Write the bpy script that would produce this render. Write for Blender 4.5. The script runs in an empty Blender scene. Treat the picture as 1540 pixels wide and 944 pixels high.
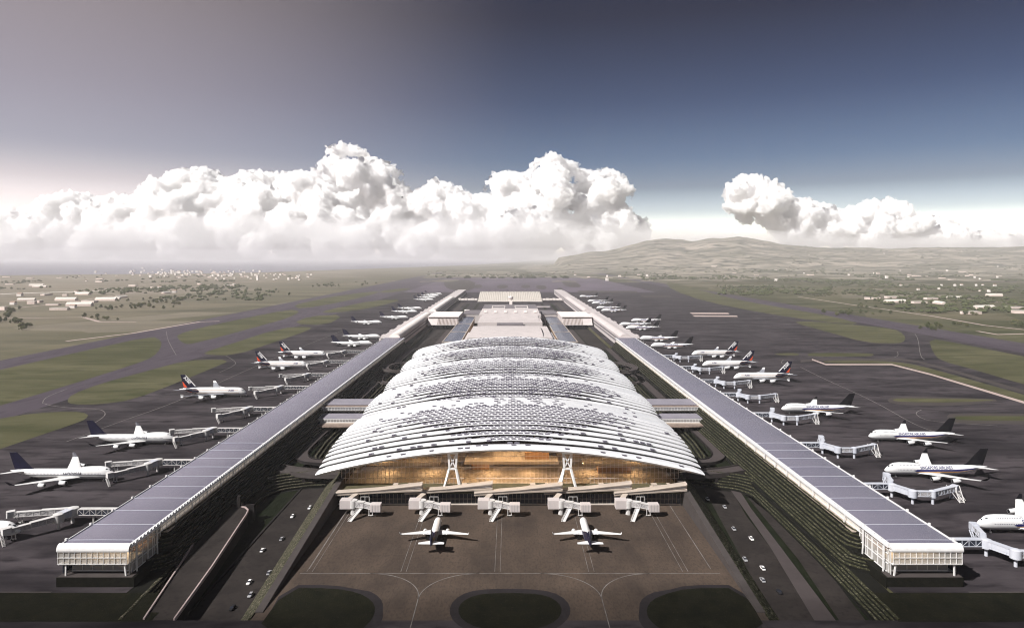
import bpy, bmesh, math, random
import numpy as np
from mathutils import Vector, Matrix, noise
random.seed(7); rng = np.random.default_rng(7)
S = bpy.context.scene
COL = S.collection
PI = math.pi
# camera model of the photograph: level camera 150 m up, lens shift for the low horizon
F, CX, HY, H = 1027.0, 767.0, 388.0, 150.0
def U(px, py, Z=0.0):
    Y = F*(H-Z)/(py-HY)
    return ((px-CX)*Y/F, Y, Z)
def lerp(a, b, t): return a+(b-a)*t
def sstep(a, b, x):
    t = max(0.0, min(1.0, (x-a)/(b-a))); return t*t*(3-2*t)

# ------------------------------------------------------------------ materials
def mat(name, col, rough=0.7, metal=0.0, col2=None, scale=0.05, contrast=(0.35, 0.65), detail=6, stretch=(1,1,1),
        bump=0.0, bscale=1.0, spec=0.08, emis=None, estr=0.0, fine=None, joints=None):
    m = bpy.data.materials.new(name); m.use_nodes = True
    nt = m.node_tree; b = nt.nodes['Principled BSDF']
    b.inputs['Base Color'].default_value = (*col, 1); b.inputs['Roughness'].default_value = rough
    b.inputs['Metallic'].default_value = metal; b.inputs['Specular IOR Level'].default_value = spec
    tc = nt.nodes.new('ShaderNodeTexCoord'); mp = nt.nodes.new('ShaderNodeMapping')
    nt.links.new(tc.outputs['Object'], mp.inputs['Vector']); mp.inputs['Scale'].default_value = stretch
    if col2 is None: col2 = tuple(c*0.85 for c in col)
    nz = nt.nodes.new('ShaderNodeTexNoise'); nz.inputs['Scale'].default_value = scale; nz.inputs['Detail'].default_value = detail
    nz.inputs['Roughness'].default_value = 0.62
    nt.links.new(mp.outputs[0], nz.inputs['Vector'])
    rp = nt.nodes.new('ShaderNodeValToRGB'); rp.color_ramp.elements[0].position = contrast[0]; rp.color_ramp.elements[1].position = contrast[1]
    rp.color_ramp.elements[0].color = (*col, 1); rp.color_ramp.elements[1].color = (*col2, 1)
    nt.links.new(nz.outputs['Fac'], rp.inputs[0])
    out = rp.outputs[0]
    if fine:   # (scale, colour, lo, hi): second, finer speckle
        n2 = nt.nodes.new('ShaderNodeTexNoise'); n2.inputs['Scale'].default_value = fine[0]; n2.inputs['Detail'].default_value = 5
        nt.links.new(mp.outputs[0], n2.inputs['Vector'])
        r2 = nt.nodes.new('ShaderNodeMapRange'); r2.inputs['From Min'].default_value = fine[2]; r2.inputs['From Max'].default_value = fine[3]
        nt.links.new(n2.outputs['Fac'], r2.inputs['Value'])
        mx = nt.nodes.new('ShaderNodeMix'); mx.data_type = 'RGBA'
        nt.links.new(r2.outputs[0], mx.inputs['Factor']); nt.links.new(out, mx.inputs['A']); mx.inputs['B'].default_value = (*fine[1], 1)
        out = mx.outputs['Result']
    if joints:  # slab joints: thin darker grid, slabs of slightly different tone
        br = nt.nodes.new('ShaderNodeTexBrick'); br.offset = 0.0; br.inputs['Scale'].default_value = 1.0; br.inputs['Brick Width'].default_value = joints[0]; br.inputs['Row Height'].default_value = joints[0]
        br.inputs['Mortar Size'].default_value = 0.09; br.inputs['Mortar Smooth'].default_value = 0.3
        k = joints[1]; br.inputs['Color1'].default_value = (1,1,1,1); br.inputs['Color2'].default_value = (1-k*.5,1-k*.5,1-k*.5,1); br.inputs['Mortar'].default_value = (1-k*1.4,1-k*1.4,1-k*1.4,1)
        nt.links.new(tc.outputs['Object'], br.inputs['Vector'])
        mj = nt.nodes.new('ShaderNodeMix'); mj.data_type = 'RGBA'; mj.blend_type = 'MULTIPLY'; mj.inputs['Factor'].default_value = 1
        nt.links.new(out, mj.inputs['A']); nt.links.new(br.outputs['Color'], mj.inputs['B']); out = mj.outputs['Result']
    nt.links.new(out, b.inputs['Base Color'])
    if bump:
        n3 = nt.nodes.new('ShaderNodeTexNoise'); n3.inputs['Scale'].default_value = bscale; n3.inputs['Detail'].default_value = 6
        nt.links.new(mp.outputs[0], n3.inputs['Vector'])
        bp = nt.nodes.new('ShaderNodeBump'); bp.inputs['Strength'].default_value = bump; bp.inputs['Distance'].default_value = 0.3
        nt.links.new(n3.outputs['Fac'], bp.inputs['Height']); nt.links.new(bp.outputs[0], b.inputs['Normal'])
    if emis:
        b.inputs['Emission Color'].default_value = (*emis, 1); b.inputs['Emission Strength'].default_value = estr
    return m
def glass(name, tint=(0.8,0.8,0.78), refl=0.12, rough=0.05):
    m = bpy.data.materials.new(name); m.use_nodes = True
    nt = m.node_tree; nt.nodes.remove(nt.nodes['Principled BSDF']); o = nt.nodes['Material Output']
    t = nt.nodes.new('ShaderNodeBsdfTransparent'); t.inputs[0].default_value = (*tint, 1)
    g = nt.nodes.new('ShaderNodeBsdfGlossy'); g.inputs['Roughness'].default_value = rough; g.inputs[0].default_value = (0.9,0.92,0.95,1)
    nz = nt.nodes.new('ShaderNodeTexNoise'); nz.inputs['Scale'].default_value = 0.3
    r = nt.nodes.new('ShaderNodeMapRange'); r.inputs['To Min'].default_value = refl*0.7; r.inputs['To Max'].default_value = refl*1.3
    nt.links.new(nz.outputs['Fac'], r.inputs['Value'])
    x = nt.nodes.new('ShaderNodeMixShader'); nt.links.new(r.outputs[0], x.inputs[0])
    nt.links.new(t.outputs[0], x.inputs[1]); nt.links.new(g.outputs[0], x.inputs[2]); nt.links.new(x.outputs[0], o.inputs['Surface'])
    return m
M = {}
M['white'] = mat('white_paint', (0.66,0.66,0.66), 0.4, col2=(0.58,0.575,0.57), scale=0.4)
M['plane_white'] = mat('aircraft_white', (0.70,0.70,0.70), 0.28, col2=(0.64,0.64,0.64), scale=0.3, spec=0.5)
M['wing_grey'] = mat('aircraft_wing_white', (0.66,0.66,0.65), 0.35, col2=(0.58,0.58,0.58), scale=0.35)
M['wing_dark'] = mat('aircraft_wing_grey', (0.20,0.21,0.24), 0.4, col2=(0.27,0.28,0.31), scale=0.3)
M['navy'] = mat('navy_paint', (0.005,0.005,0.024), 0.45, col2=(0.003,0.003,0.014), scale=0.4, spec=0.15)
M['navy2'] = mat('stripe_blue', (0.016,0.018,0.11), 0.35, scale=0.4)
M['black'] = mat('black_paint', (0.004,0.004,0.006), 0.5, scale=0.4, spec=0.15)
M['gold'] = mat('stripe_gold', (0.55,0.28,0.11), 0.4, scale=0.4)
M['red'] = mat('tail_red', (0.55,0.05,0.02), 0.4, col2=(0.6,0.10,0.03), scale=0.4)
M['window'] = mat('dark_window', (0.02,0.022,0.03), 0.12, scale=1.0, spec=0.6)
M['winrow'] = mat('cabin_windows', (0.16,0.16,0.20), 0.3, scale=1.0)
M['winrow_tan'] = mat('cabin_windows_warm', (0.42,0.27,0.19), 0.3, scale=1.0)
M['tyre'] = mat('tyre_rubber', (0.015,0.015,0.015), 0.9, scale=2)
M['metal'] = mat('bare_metal', (0.45,0.45,0.46), 0.35, metal=0.8, scale=1)
M['bridge_w'] = mat('bridge_white_steel', (0.55,0.54,0.535), 0.45, col2=(0.46,0.445,0.43), scale=0.3)
M['bridge_b'] = mat('bridge_blue_grey_steel', (0.42,0.44,0.50), 0.45, col2=(0.50,0.51,0.55), scale=0.2)
M['bridge_glass'] = mat('bridge_glass', (0.28,0.27,0.28), 0.15, col2=(0.42,0.40,0.40), scale=0.5, spec=0.6)
M['bridge_dark'] = mat('bridge_dark_glass', (0.03,0.035,0.05), 0.15, scale=0.5, spec=0.6)
M['asphalt'] = mat('apron_asphalt', (0.008,0.007,0.009), 0.9, col2=(0.068,0.058,0.063), scale=0.026, contrast=(0.32,0.68), bump=0.15, bscale=0.8,
                   fine=(0.13,(0.010,0.0085,0.0105),0.50,0.72), stretch=(0.35,1,1), detail=9, joints=(15.0,0.18))
M['taxi'] = mat('taxiway_asphalt', (0.046,0.037,0.048), 0.9, col2=(0.074,0.062,0.074), scale=0.012, contrast=(0.3,0.7), bump=0.1, bscale=0.8, fine=(0.1,(0.036,0.029,0.038),0.5,0.75), stretch=(1,0.2,1), detail=8)
M['front'] = mat('front_apron_concrete', (0.098,0.072,0.055), 0.85, col2=(0.034,0.027,0.024), scale=0.045, contrast=(0.25,0.75), stretch=(1,.45,1), bump=0.2, bscale=0.6,
                 fine=(0.9,(0.030,0.024,0.021),0.46,0.95), detail=12, joints=(7.5,0.13))
M['road'] = mat('sunken_road_asphalt', (0.020,0.017,0.016), 0.9, col2=(0.033,0.028,0.026), scale=0.06, fine=(0.4,(0.013,0.011,0.011),0.5,0.8), bump=0.15, bscale=1.0)
M['path'] = mat('pale_path_concrete', (0.060,0.050,0.050), 0.85, col2=(0.050,0.042,0.042), scale=0.08)
M['ring'] = mat('grey_margin_concrete', (0.024,0.021,0.023), 0.85, col2=(0.018,0.016,0.017), scale=0.1, fine=(0.5,(0.014,0.012,0.013),0.5,0.8))
M['tan'] = mat('pink_service_road', (0.40,0.32,0.29), 0.8, col2=(0.34,0.27,0.245), scale=0.02)
M['tan2'] = mat('tan_shoulder', (0.055,0.047,0.044), 0.85, col2=(0.045,0.039,0.036), scale=0.02)
M['line'] = mat('painted_line', (0.20,0.185,0.175), 0.7, col2=(0.085,0.076,0.072), scale=0.12)
M['line_w'] = mat('bright_painted_line', (0.62,0.56,0.5), 0.7, scale=0.2)
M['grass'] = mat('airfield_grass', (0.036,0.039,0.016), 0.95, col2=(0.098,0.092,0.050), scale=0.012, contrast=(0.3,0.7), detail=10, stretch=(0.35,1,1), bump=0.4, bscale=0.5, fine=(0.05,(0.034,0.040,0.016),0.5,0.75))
M['grass_vig'] = mat('vignette_grass', (0.0045,0.005,0.0025), 0.95, col2=(0.010,0.010,0.005), scale=0.12, detail=10, bump=0.6, bscale=1.5, fine=(0.7,(0.020,0.018,0.010),0.58,0.8))  # vignette darkening put into the grass colour of the near lawns
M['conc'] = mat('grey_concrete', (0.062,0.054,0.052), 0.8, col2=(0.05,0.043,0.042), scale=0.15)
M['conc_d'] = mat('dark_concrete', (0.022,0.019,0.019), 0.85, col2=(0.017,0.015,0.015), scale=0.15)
M['kerb'] = mat('pink_kerb', (0.36,0.29,0.28), 0.7, scale=0.2)
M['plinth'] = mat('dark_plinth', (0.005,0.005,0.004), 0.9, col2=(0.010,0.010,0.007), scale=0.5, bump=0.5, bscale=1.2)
M['hedge'] = mat('planting', (0.045,0.044,0.028), 0.95, col2=(0.014,0.015,0.008), scale=0.6, detail=8, bump=0.8, bscale=2.0, fine=(1.1,(0.13,0.115,0.09),0.5,0.66))
M['hedge_l'] = mat('planting_green', (0.034,0.034,0.018), 0.95, col2=(0.010,0.012,0.006), scale=0.5, detail=8, bump=0.8, bscale=2.0, fine=(1.0,(0.11,0.105,0.07),0.5,0.66))
M['hedge_g'] = mat('lawn_slope_shade', (0.005,0.007,0.003), 0.95, col2=(0.010,0.013,0.006), scale=0.1, detail=8, bump=0.6, bscale=1.0)  # near-black green: shade of the sunken pit put into the base colour
M['riser'] = mat('terrace_wall', (0.010,0.010,0.008), 0.95, col2=(0.007,0.007,0.006), scale=0.6)
M['wood'] = mat('warm_wood', (0.34,0.20,0.10), 0.6, col2=(0.26,0.15,0.08), scale=0.4, stretch=(1,6,1))
M['beige'] = mat('beige_panel', (0.42,0.36,0.31), 0.5, col2=(0.36,0.31,0.265), scale=0.2)
M['beige2'] = mat('pale_cladding', (0.52,0.47,0.46), 0.5, col2=(0.45,0.41,0.40), scale=0.06)
M['olive'] = mat('green_roof_sedum', (0.085,0.077,0.045), 0.9, col2=(0.06,0.055,0.033), scale=0.2, bump=0.5)
M['glass'] = glass('facade_glass', (0.78,0.74,0.68), 0.08)
M['glass_w'] = glass('pavilion_glass', (0.82,0.81,0.79), 0.14, 0.3)
nt = M['glass_w'].node_tree; df = nt.nodes.new('ShaderNodeBsdfDiffuse'); df.inputs[0].default_value = (.62,.60,.57,1); mxs = nt.nodes.new('ShaderNodeMixShader'); mxs.inputs[0].default_value = .30
src = nt.nodes['Material Output'].inputs['Surface'].links[0].from_socket; nt.links.new(src, mxs.inputs[1]); nt.links.new(df.outputs[0], mxs.inputs[2]); nt.links.new(mxs.outputs[0], nt.nodes['Material Output'].inputs['Surface'])
M['lamp_s'] = mat('soft_ceiling_lamp', (0.8,0.7,0.5), 0.5, emis=(1.0,0.74,0.46), estr=3.0)
M['lamp'] = mat('warm_ceiling_lamp', (0.8,0.7,0.5), 0.5, emis=(1.0,0.70,0.38), estr=34.0)
M['winlit'] = mat('lit_window_band', (0.55,0.5,0.44), 0.3, col2=(0.48,0.43,0.38), scale=0.3, emis=(1.0,0.86,0.72), estr=0.14)
M['roof_d'] = mat('old_roof_grey', (0.17,0.155,0.165), 0.55, col2=(0.14,0.127,0.135), scale=0.05)
M['roof_blue'] = mat('blue_glass_roof', (0.055,0.06,0.095), 0.25, col2=(0.04,0.046,0.075), scale=0.03, spec=0.7)
M['brown'] = mat('brown_bridge_panel', (0.26,0.20,0.165), 0.6, col2=(0.15,0.115,0.10), scale=0.3)
M['roof_lav'] = mat('lavender_grey_roof', (0.24,0.225,0.26), 0.5, col2=(0.20,0.19,0.22), scale=0.1)
M['far_apron'] = mat('far_apron_concrete', (0.10,0.082,0.105), 0.85, col2=(0.075,0.062,0.078), scale=0.004, contrast=(.4,.6), stretch=(1,.5,1))
M['shell'] = mat('roof_underlay', (0.24,0.20,0.18), 0.7, scale=0.1)
M['rib'] = mat('roof_white_metal', (0.72,0.725,0.74), 0.30, col2=(0.65,0.655,0.67), scale=0.08, spec=0.5)
M['pad'] = mat('roof_shade_panel', (0.40,0.405,0.45), 0.32, col2=(0.54,0.545,0.585), scale=0.35, spec=0.5)
M['slit'] = mat('roof_skylight_slit', (0.115,0.105,0.135), 0.35, scale=0.5)
M['bark'] = mat('bark', (0.06,0.045,0.03), 0.9, scale=1)
M['leaf'] = mat('leaves_dark', (0.040,0.050,0.020), 0.9, col2=(0.062,0.070,0.03), scale=0.25)
M['leaf2'] = mat('leaves_olive', (0.062,0.066,0.028), 0.9, col2=(0.09,0.088,0.042), scale=0.25)
M['wall_w'] = mat('house_white_wall', (0.80,0.74,0.70), 0.7, scale=0.05)
M['wall_p'] = mat('house_pink_wall', (0.70,0.58,0.53), 0.7, scale=0.05)
M['hroof'] = mat('house_roof_tile', (0.30,0.22,0.18), 0.8, scale=0.1)
M['hroof_w'] = mat('house_roof_pale', (0.62,0.57,0.52), 0.7, scale=0.1)
M['car_w'] = mat('car_white', (0.75,0.74,0.73), 0.25, scale=0.5)
M['car_g'] = mat('car_grey', (0.30,0.30,0.31), 0.25, scale=0.5)
M['car_k'] = mat('car_black', (0.02,0.02,0.022), 0.2, scale=0.5)
M['sea'] = mat('sea_water', (0.10,0.10,0.135), 0.35, col2=(0.13,0.125,0.16), scale=0.001, stretch=(0.2,1,1))

# concourse roof: standing seams across a dark metal sheet
def seam_roof():
    m = mat('concourse_roof_sheet', (0.20,0.188,0.25), 0.27, metal=0.35, col2=(0.24,0.225,0.285), scale=0.03, stretch=(0.2,1,1), spec=0.6)
    nt = m.node_tree; b = nt.nodes['Principled BSDF']
    tc = nt.nodes['Texture Coordinate']
    w = nt.nodes.new('ShaderNodeTexWave'); w.bands_direction = 'Y'; w.inputs['Scale'].default_value = 0.62; w.inputs['Distortion'].default_value = 0
    nt.links.new(tc.outputs['Object'], w.inputs['Vector'])
    bp = nt.nodes.new('ShaderNodeBump'); bp.inputs['Strength'].default_value = 0.35; bp.inputs['Distance'].default_value = 0.15
    nt.links.new(w.outputs['Fac'], bp.inputs['Height']); nt.links.new(bp.outputs[0], b.inputs['Normal'])
    return m
M['seam'] = seam_roof()
def corrug(name, base, dirn, scale, strength=0.5, metal=0.0, rough=0.45):
    m = mat(name, base, rough, metal=metal, col2=tuple(c*0.9 for c in base), scale=0.02)
    nt = m.node_tree; b = nt.nodes['Principled BSDF']; tc = nt.nodes['Texture Coordinate']
    w = nt.nodes.new('ShaderNodeTexWave'); w.bands_direction = dirn; w.inputs['Scale'].default_value = scale
    nt.links.new(tc.outputs['Object'], w.inputs['Vector'])
    bp = nt.nodes.new('ShaderNodeBump'); bp.inputs['Strength'].default_value = strength; bp.inputs['Distance'].default_value = 0.8
    nt.links.new(w.outputs['Fac'], bp.inputs['Height']); nt.links.new(bp.outputs[0], b.inputs['Normal'])
    return m
M['corr_y'] = corrug('pier_ribbed_roof', (0.50,0.455,0.45), 'Y', 0.12)
M['corr_x'] = corrug('hall_ribbed_roof', (0.50,0.46,0.41), 'X', 0.05, 0.8)

# countryside: patchwork fields
def fields():
    m = bpy.data.materials.new('countryside'); m.use_nodes = True
    nt = m.node_tree; b = nt.nodes['Principled BSDF']; b.inputs['Roughness'].default_value = 0.95; b.inputs['Specular IOR Level'].default_value = 0.1
    N = nt.nodes.new; L = nt.links.new
    tc = N('ShaderNodeTexCoord'); mp = N('ShaderNodeMapping'); L(tc.outputs['Object'], mp.inputs['Vector'])
    mp.inputs['Scale'].default_value = (0.0022,0.0040,0.004); mp.inputs['Rotation'].default_value = (0,0,0.25)
    v = N('ShaderNodeTexVoronoi'); v.distance = 'CHEBYCHEV'; v.inputs['Scale'].default_value = 1.0; v.inputs['Randomness'].default_value = 0.85
    L(mp.outputs[0], v.inputs['Vector'])
    sp = N('ShaderNodeSeparateColor'); L(v.outputs['Color'], sp.inputs[0])
    r = N('ShaderNodeValToRGB'); L(sp.outputs[0], r.inputs[0]); r.color_ramp.interpolation = 'CONSTANT'
    cols = [(0,(0.032,0.038,0.014)),(0.25,(0.060,0.060,0.027)),(0.45,(0.024,0.031,0.011)),(0.62,(0.10,0.088,0.054)),(0.75,(0.042,0.049,0.019)),(0.9,(0.16,0.14,0.11))]
    e = r.color_ramp.elements
    while len(e) < len(cols): e.new(0.5)
    for i,(p,c) in enumerate(cols): e[i].position = p; e[i].color = (*c,1)
    n = N('ShaderNodeTexNoise'); n.inputs['Scale'].default_value = 0.006; n.inputs['Detail'].default_value = 12; n.inputs['Roughness'].default_value = 0.7
    mp2 = N('ShaderNodeMapping'); mp2.inputs['Scale'].default_value = (0.5,1.6,1); L(tc.outputs['Object'], mp2.inputs['Vector']); L(mp2.outputs[0], n.inputs['Vector'])
    rm = N('ShaderNodeValToRGB'); L(n.outputs['Fac'], rm.inputs[0])
    rm.color_ramp.elements[0].position = 0.36; rm.color_ramp.elements[0].color = (0.018,0.024,0.008,1)
    rm.color_ramp.elements[1].position = 0.64; rm.color_ramp.elements[1].color = (0.13,0.115,0.07,1)
    mx = N('ShaderNodeMix'); mx.data_type = 'RGBA'; mx.inputs['Factor'].default_value = 0.55
    L(r.outputs[0], mx.inputs['A']); L(rm.outputs[0], mx.inputs['B'])
    # haze painted into the colour: fields turn paler towards the left
    sx_ = N('ShaderNodeSeparateXYZ'); L(tc.outputs['Object'], sx_.inputs[0]); haze_fac = N('ShaderNodeMapRange'); haze_fac.interpolation_type = 'SMOOTHSTEP'; haze_fac.inputs['From Min'].default_value = 300; haze_fac.inputs['From Max'].default_value = -2600; haze_fac.inputs['To Max'].default_value = 0.42; L(sx_.outputs['X'], haze_fac.inputs['Value'])
    m2 = N('ShaderNodeMix'); m2.data_type = 'RGBA'; L(haze_fac.outputs[0], m2.inputs['Factor']); L(mx.outputs['Result'], m2.inputs['A']); m2.inputs['B'].default_value = (0.30,0.25,0.21,1); L(m2.outputs['Result'], b.inputs['Base Color'])
    return m
M['fields'] = fields()

# ------------------------------------------------------------------ object helpers
class MB:
    def __init__(s): s.v = []; s.f = []
    def add(s, vs, fs):
        o = len(s.v); s.v += [tuple(p) for p in vs]; s.f += [tuple(i+o for i in f) for f in fs]; return s
    def box(s, x0,x1,y0,y1,z0,z1):
        return s.add([(x0,y0,z0),(x1,y0,z0),(x1,y1,z0),(x0,y1,z0),(x0,y0,z1),(x1,y0,z1),(x1,y1,z1),(x0,y1,z1)],
              [(0,3,2,1),(4,5,6,7),(0,1,5,4),(1,2,6,5),(2,3,7,6),(3,0,4,7)])
    def bar(s, a, b, w=0.3, h=None, up=(0,0,1)):      # box from a to b
        a = Vector(a); b = Vector(b); d = b-a
        if d.length < 1e-6: return s
        d.normalize(); u = Vector(up)
        if abs(d.dot(u)) > 0.98: u = Vector((0,1,0))
        r = d.cross(u).normalized(); u = r.cross(d); h = w if h is None else h
        vs = []
        for p in (a, b):
            for sx, sy in ((-1,-1),(1,-1),(1,1),(-1,1)): vs.append(p+r*(sx*w/2)+u*(sy*h/2))
        return s.add(vs, [(0,3,2,1),(4,5,6,7),(0,1,5,4),(1,2,6,5),(2,3,7,6),(3,0,4,7)])
    def cyl(s, a, b, r0, r1=None, n=12):
        r1 = r0 if r1 is None else r1
        a = Vector(a); b = Vector(b); d = (b-a).normalized(); u = Vector((0,0,1)) if abs(d.z) < 0.9 else Vector((1,0,0))
        p = d.cross(u).normalized(); q = d.cross(p); vs = []
        for c, r in ((a,r0),(b,r1)):
            for i in range(n): t = 2*PI*i/n; vs.append(c+p*(r*math.cos(t))+q*(r*math.sin(t)))
        fs = [(i,(i+1)%n,n+(i+1)%n,n+i) for i in range(n)]+[tuple(range(n-1,-1,-1)), tuple(range(n,2*n))]
        return s.add(vs, fs)
    def prism(s, poly, z0, z1):                        # polygon extruded upwards
        n = len(poly); ar = sum(poly[i][0]*poly[(i+1)%n][1]-poly[(i+1)%n][0]*poly[i][1] for i in range(n))
        if ar < 0: poly = poly[::-1]
        return s.add([(x,y,z0) for x,y in poly]+[(x,y,z1) for x,y in poly],
                     [tuple(range(n-1,-1,-1)), tuple(range(n,2*n))]+[(i,(i+1)%n,n+(i+1)%n,n+i) for i in range(n)])
    def loft(s, rings, cap=True, closed=True):
        n = len(rings[0]); o = len(s.v)
        for r in rings: s.v += [tuple(p) for p in r]
        k = n if closed else n-1
        for j in range(len(rings)-1):
            for i in range(k):
                s.f.append((o+j*n+i, o+j*n+(i+1)%n, o+(j+1)*n+(i+1)%n, o+(j+1)*n+i))
        if cap and closed:
            s.f.append(tuple(o+i for i in range(n-1,-1,-1))); s.f.append(tuple(o+(len(rings)-1)*n+i for i in range(n)))
        return s
    def mesh(s, name):
        me = bpy.data.meshes.new(name); me.from_pydata(s.v, [], s.f); me.update(); return me
    def build(s, name, m, parent=None, smooth=False, recalc=True, angle=None, bevel=0):
        me = s.mesh(name)
        if recalc:
            bm = bmesh.new(); bm.from_mesh(me); bmesh.ops.recalc_face_normals(bm, faces=bm.faces)
            if bevel: bmesh.ops.bevel(bm, geom=[e for e in bm.edges if e.is_manifold], offset=bevel, segments=2, profile=0.5, affect='EDGES')
            bm.to_mesh(me); bm.free()
        for mm in (m if isinstance(m, (list,tuple)) else [m]): me.materials.append(M[mm] if isinstance(mm,str) else mm)
        if smooth:
            me.polygons.foreach_set('use_smooth', [True]*len(me.polygons))
            if angle: me.set_sharp_from_angle(angle=math.radians(angle))
        o = bpy.data.objects.new(name, me); COL.objects.link(o)
        if parent is not None: o.parent = parent
        return o
def tag(o, label=None, cat=None, group=None, kind=None):
    if label: o['label'] = label
    if cat: o['category'] = cat
    if group: o['group'] = group
    if kind: o['kind'] = kind
    return o
def empty(name, loc=(0,0,0), rz=0.0, label=None, cat=None, group=None):
    o = bpy.data.objects.new(name, None); COL.objects.link(o); o.location = loc; o.rotation_euler = (0,0,rz); o.empty_display_size = 1
    return tag(o, label, cat, group)
def structure(name, mb, m, smooth=False, label=None):
    o = mb.build(name, m, None, smooth); o['kind'] = 'structure'
    return o
def copy_tree(o, parent=None):
    c = o.copy(); COL.objects.link(c)
    if parent is not None: c.parent = parent
    for ch in list(o.children): copy_tree(ch, c)
    return c
def flat(poly_px, z, m, name, Z=0.0):
    pts = [U(a,b,Z) for a,b in poly_px]
    mb = MB(); mb.prism([(p[0],p[1]) for p in pts], Z+z-0.02, Z+z)
    return structure(name, mb, m)
def smooth_poly(pts, it=2):       # Chaikin on a closed polygon
    for _ in range(it):
        q = []
        for i in range(len(pts)):
            a = pts[i]; b = pts[(i+1)%len(pts)]
            q += [(a[0]*.75+b[0]*.25, a[1]*.75+b[1]*.25), (a[0]*.25+b[0]*.75, a[1]*.25+b[1]*.75)]
        pts = q
    return pts
def arcpts(cx, cy, r, a0, a1, n=12, ry=None):
    ry = r if ry is None else ry
    return [(cx+r*math.cos(math.radians(lerp(a0,a1,i/n))), cy+ry*math.sin(math.radians(lerp(a0,a1,i/n)))) for i in range(n+1)]
def frames(path):                  # unit left normals along an xy(z) polyline (mitred)
    out = []
    for i in range(len(path)):
        a = Vector(path[max(i-1,0)][:2]); b = Vector(path[min(i+1,len(path)-1)][:2])
        p = Vector(path[i][:2])
        d1 = (p-a).normalized() if i > 0 else None; d2 = (b-p).normalized() if i < len(path)-1 else None
        d = ((d1 or d2)+(d2 or d1)).normalized(); nrm = Vector((-d.y, d.x))
        k = 1.0
        if d1 and d2: k = 1/max(0.5, math.sqrt(max(1e-6,(1+d1.dot(d2))/2)))
        out.append(nrm*k)
    return out
def sweep(mb, path, prof, closed=True):   # prof: (offset to the left, z); path z added when given
    fr = frames(path); rings = []
    for p, n in zip(path, fr):
        z = p[2] if len(p) > 2 else 0.0
        rings.append([(p[0]+n.x*o, p[1]+n.y*o, z+h) for o, h in prof])
    mb.loft(rings, cap=closed, closed=closed); return mb
# ================================================================== ground, water, airfield
FAR = 100000.0; SIDE = 60000.0; HX = 172.0; HY0, HY1 = 283.0, 1700.0; FZ = -6.0   # sunken court: |x|<HX, HY0..HY1, floor FZ
g = MB()
for x0,x1,y0,y1 in ((-SIDE,-HX,-400,FAR),(HX,SIDE,-400,FAR),(-HX,HX,-400,HY0),(-HX,HX,HY1,FAR)):
    g.box(x0,x1,y0,y1,-12,0)
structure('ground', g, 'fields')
f = MB(); f.box(-HX,HX,HY0,HY1,-12,FZ); structure('sunken_court_floor', f, 'hedge_g')
sea = [(-900,414),(-300,414),(0,414),(200,412),(380,410),(560,404),(700,399),(780,394)]
pts = [U(a,b) for a,b in sea]
sm = MB(); poly = [(p[0],p[1]) for p in pts]+[(3000,60000),(2000,98000),(-58000,98000),(-58000,pts[0][1])]
sm.prism(poly, 0.2, 0.5); structure('sea', sm, 'sea')

# asphalt of the airfield, left and right of the buildings, and behind them
def rect(name, m, x0,x1,y0,y1,z, zb=None):
    mb = MB(); mb.box(x0,x1,y0,y1,z-0.03 if zb is None else zb,z); return structure(name, mb, m)
XL0, XL1 = U(0,557)[0]*0+U(245,489)[0], U(245,500)[0]          # far runway on the left
RL = (H*(0-CX)/(542-HY), H*(0-CX)/(555.5-HY)); RR = (905.0, 812.0)
rect('apron', 'asphalt', -470, -HX, 306, 3000, 0.05)
rect('apron', 'asphalt', HX, 640, 306, 3000, 0.05)
rect('taxiway', 'taxi', RL[1], -470, 306, 5200, 0.05)
rect('runway', 'taxi', RL[0], RL[1], 306, 7000, 0.055)
rect('taxiway', 'asphalt', 640, RR[1], 306, 4200, 0.05)
rect('runway', 'taxi', RR[1], RR[0], 306, 7000, 0.055)
rect('apron', 'far_apron', -470, 640, 3000, 5200, 0.05)
rect('apron', 'asphalt', -HX, HX, 1700, 3000, 0.05)
rect('taxiway_bridge', 'asphalt', -400, 400, 120, HY0, 0.05)
GI = 0   # grass islands between the taxiways, each outlined where the photograph shows it
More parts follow.
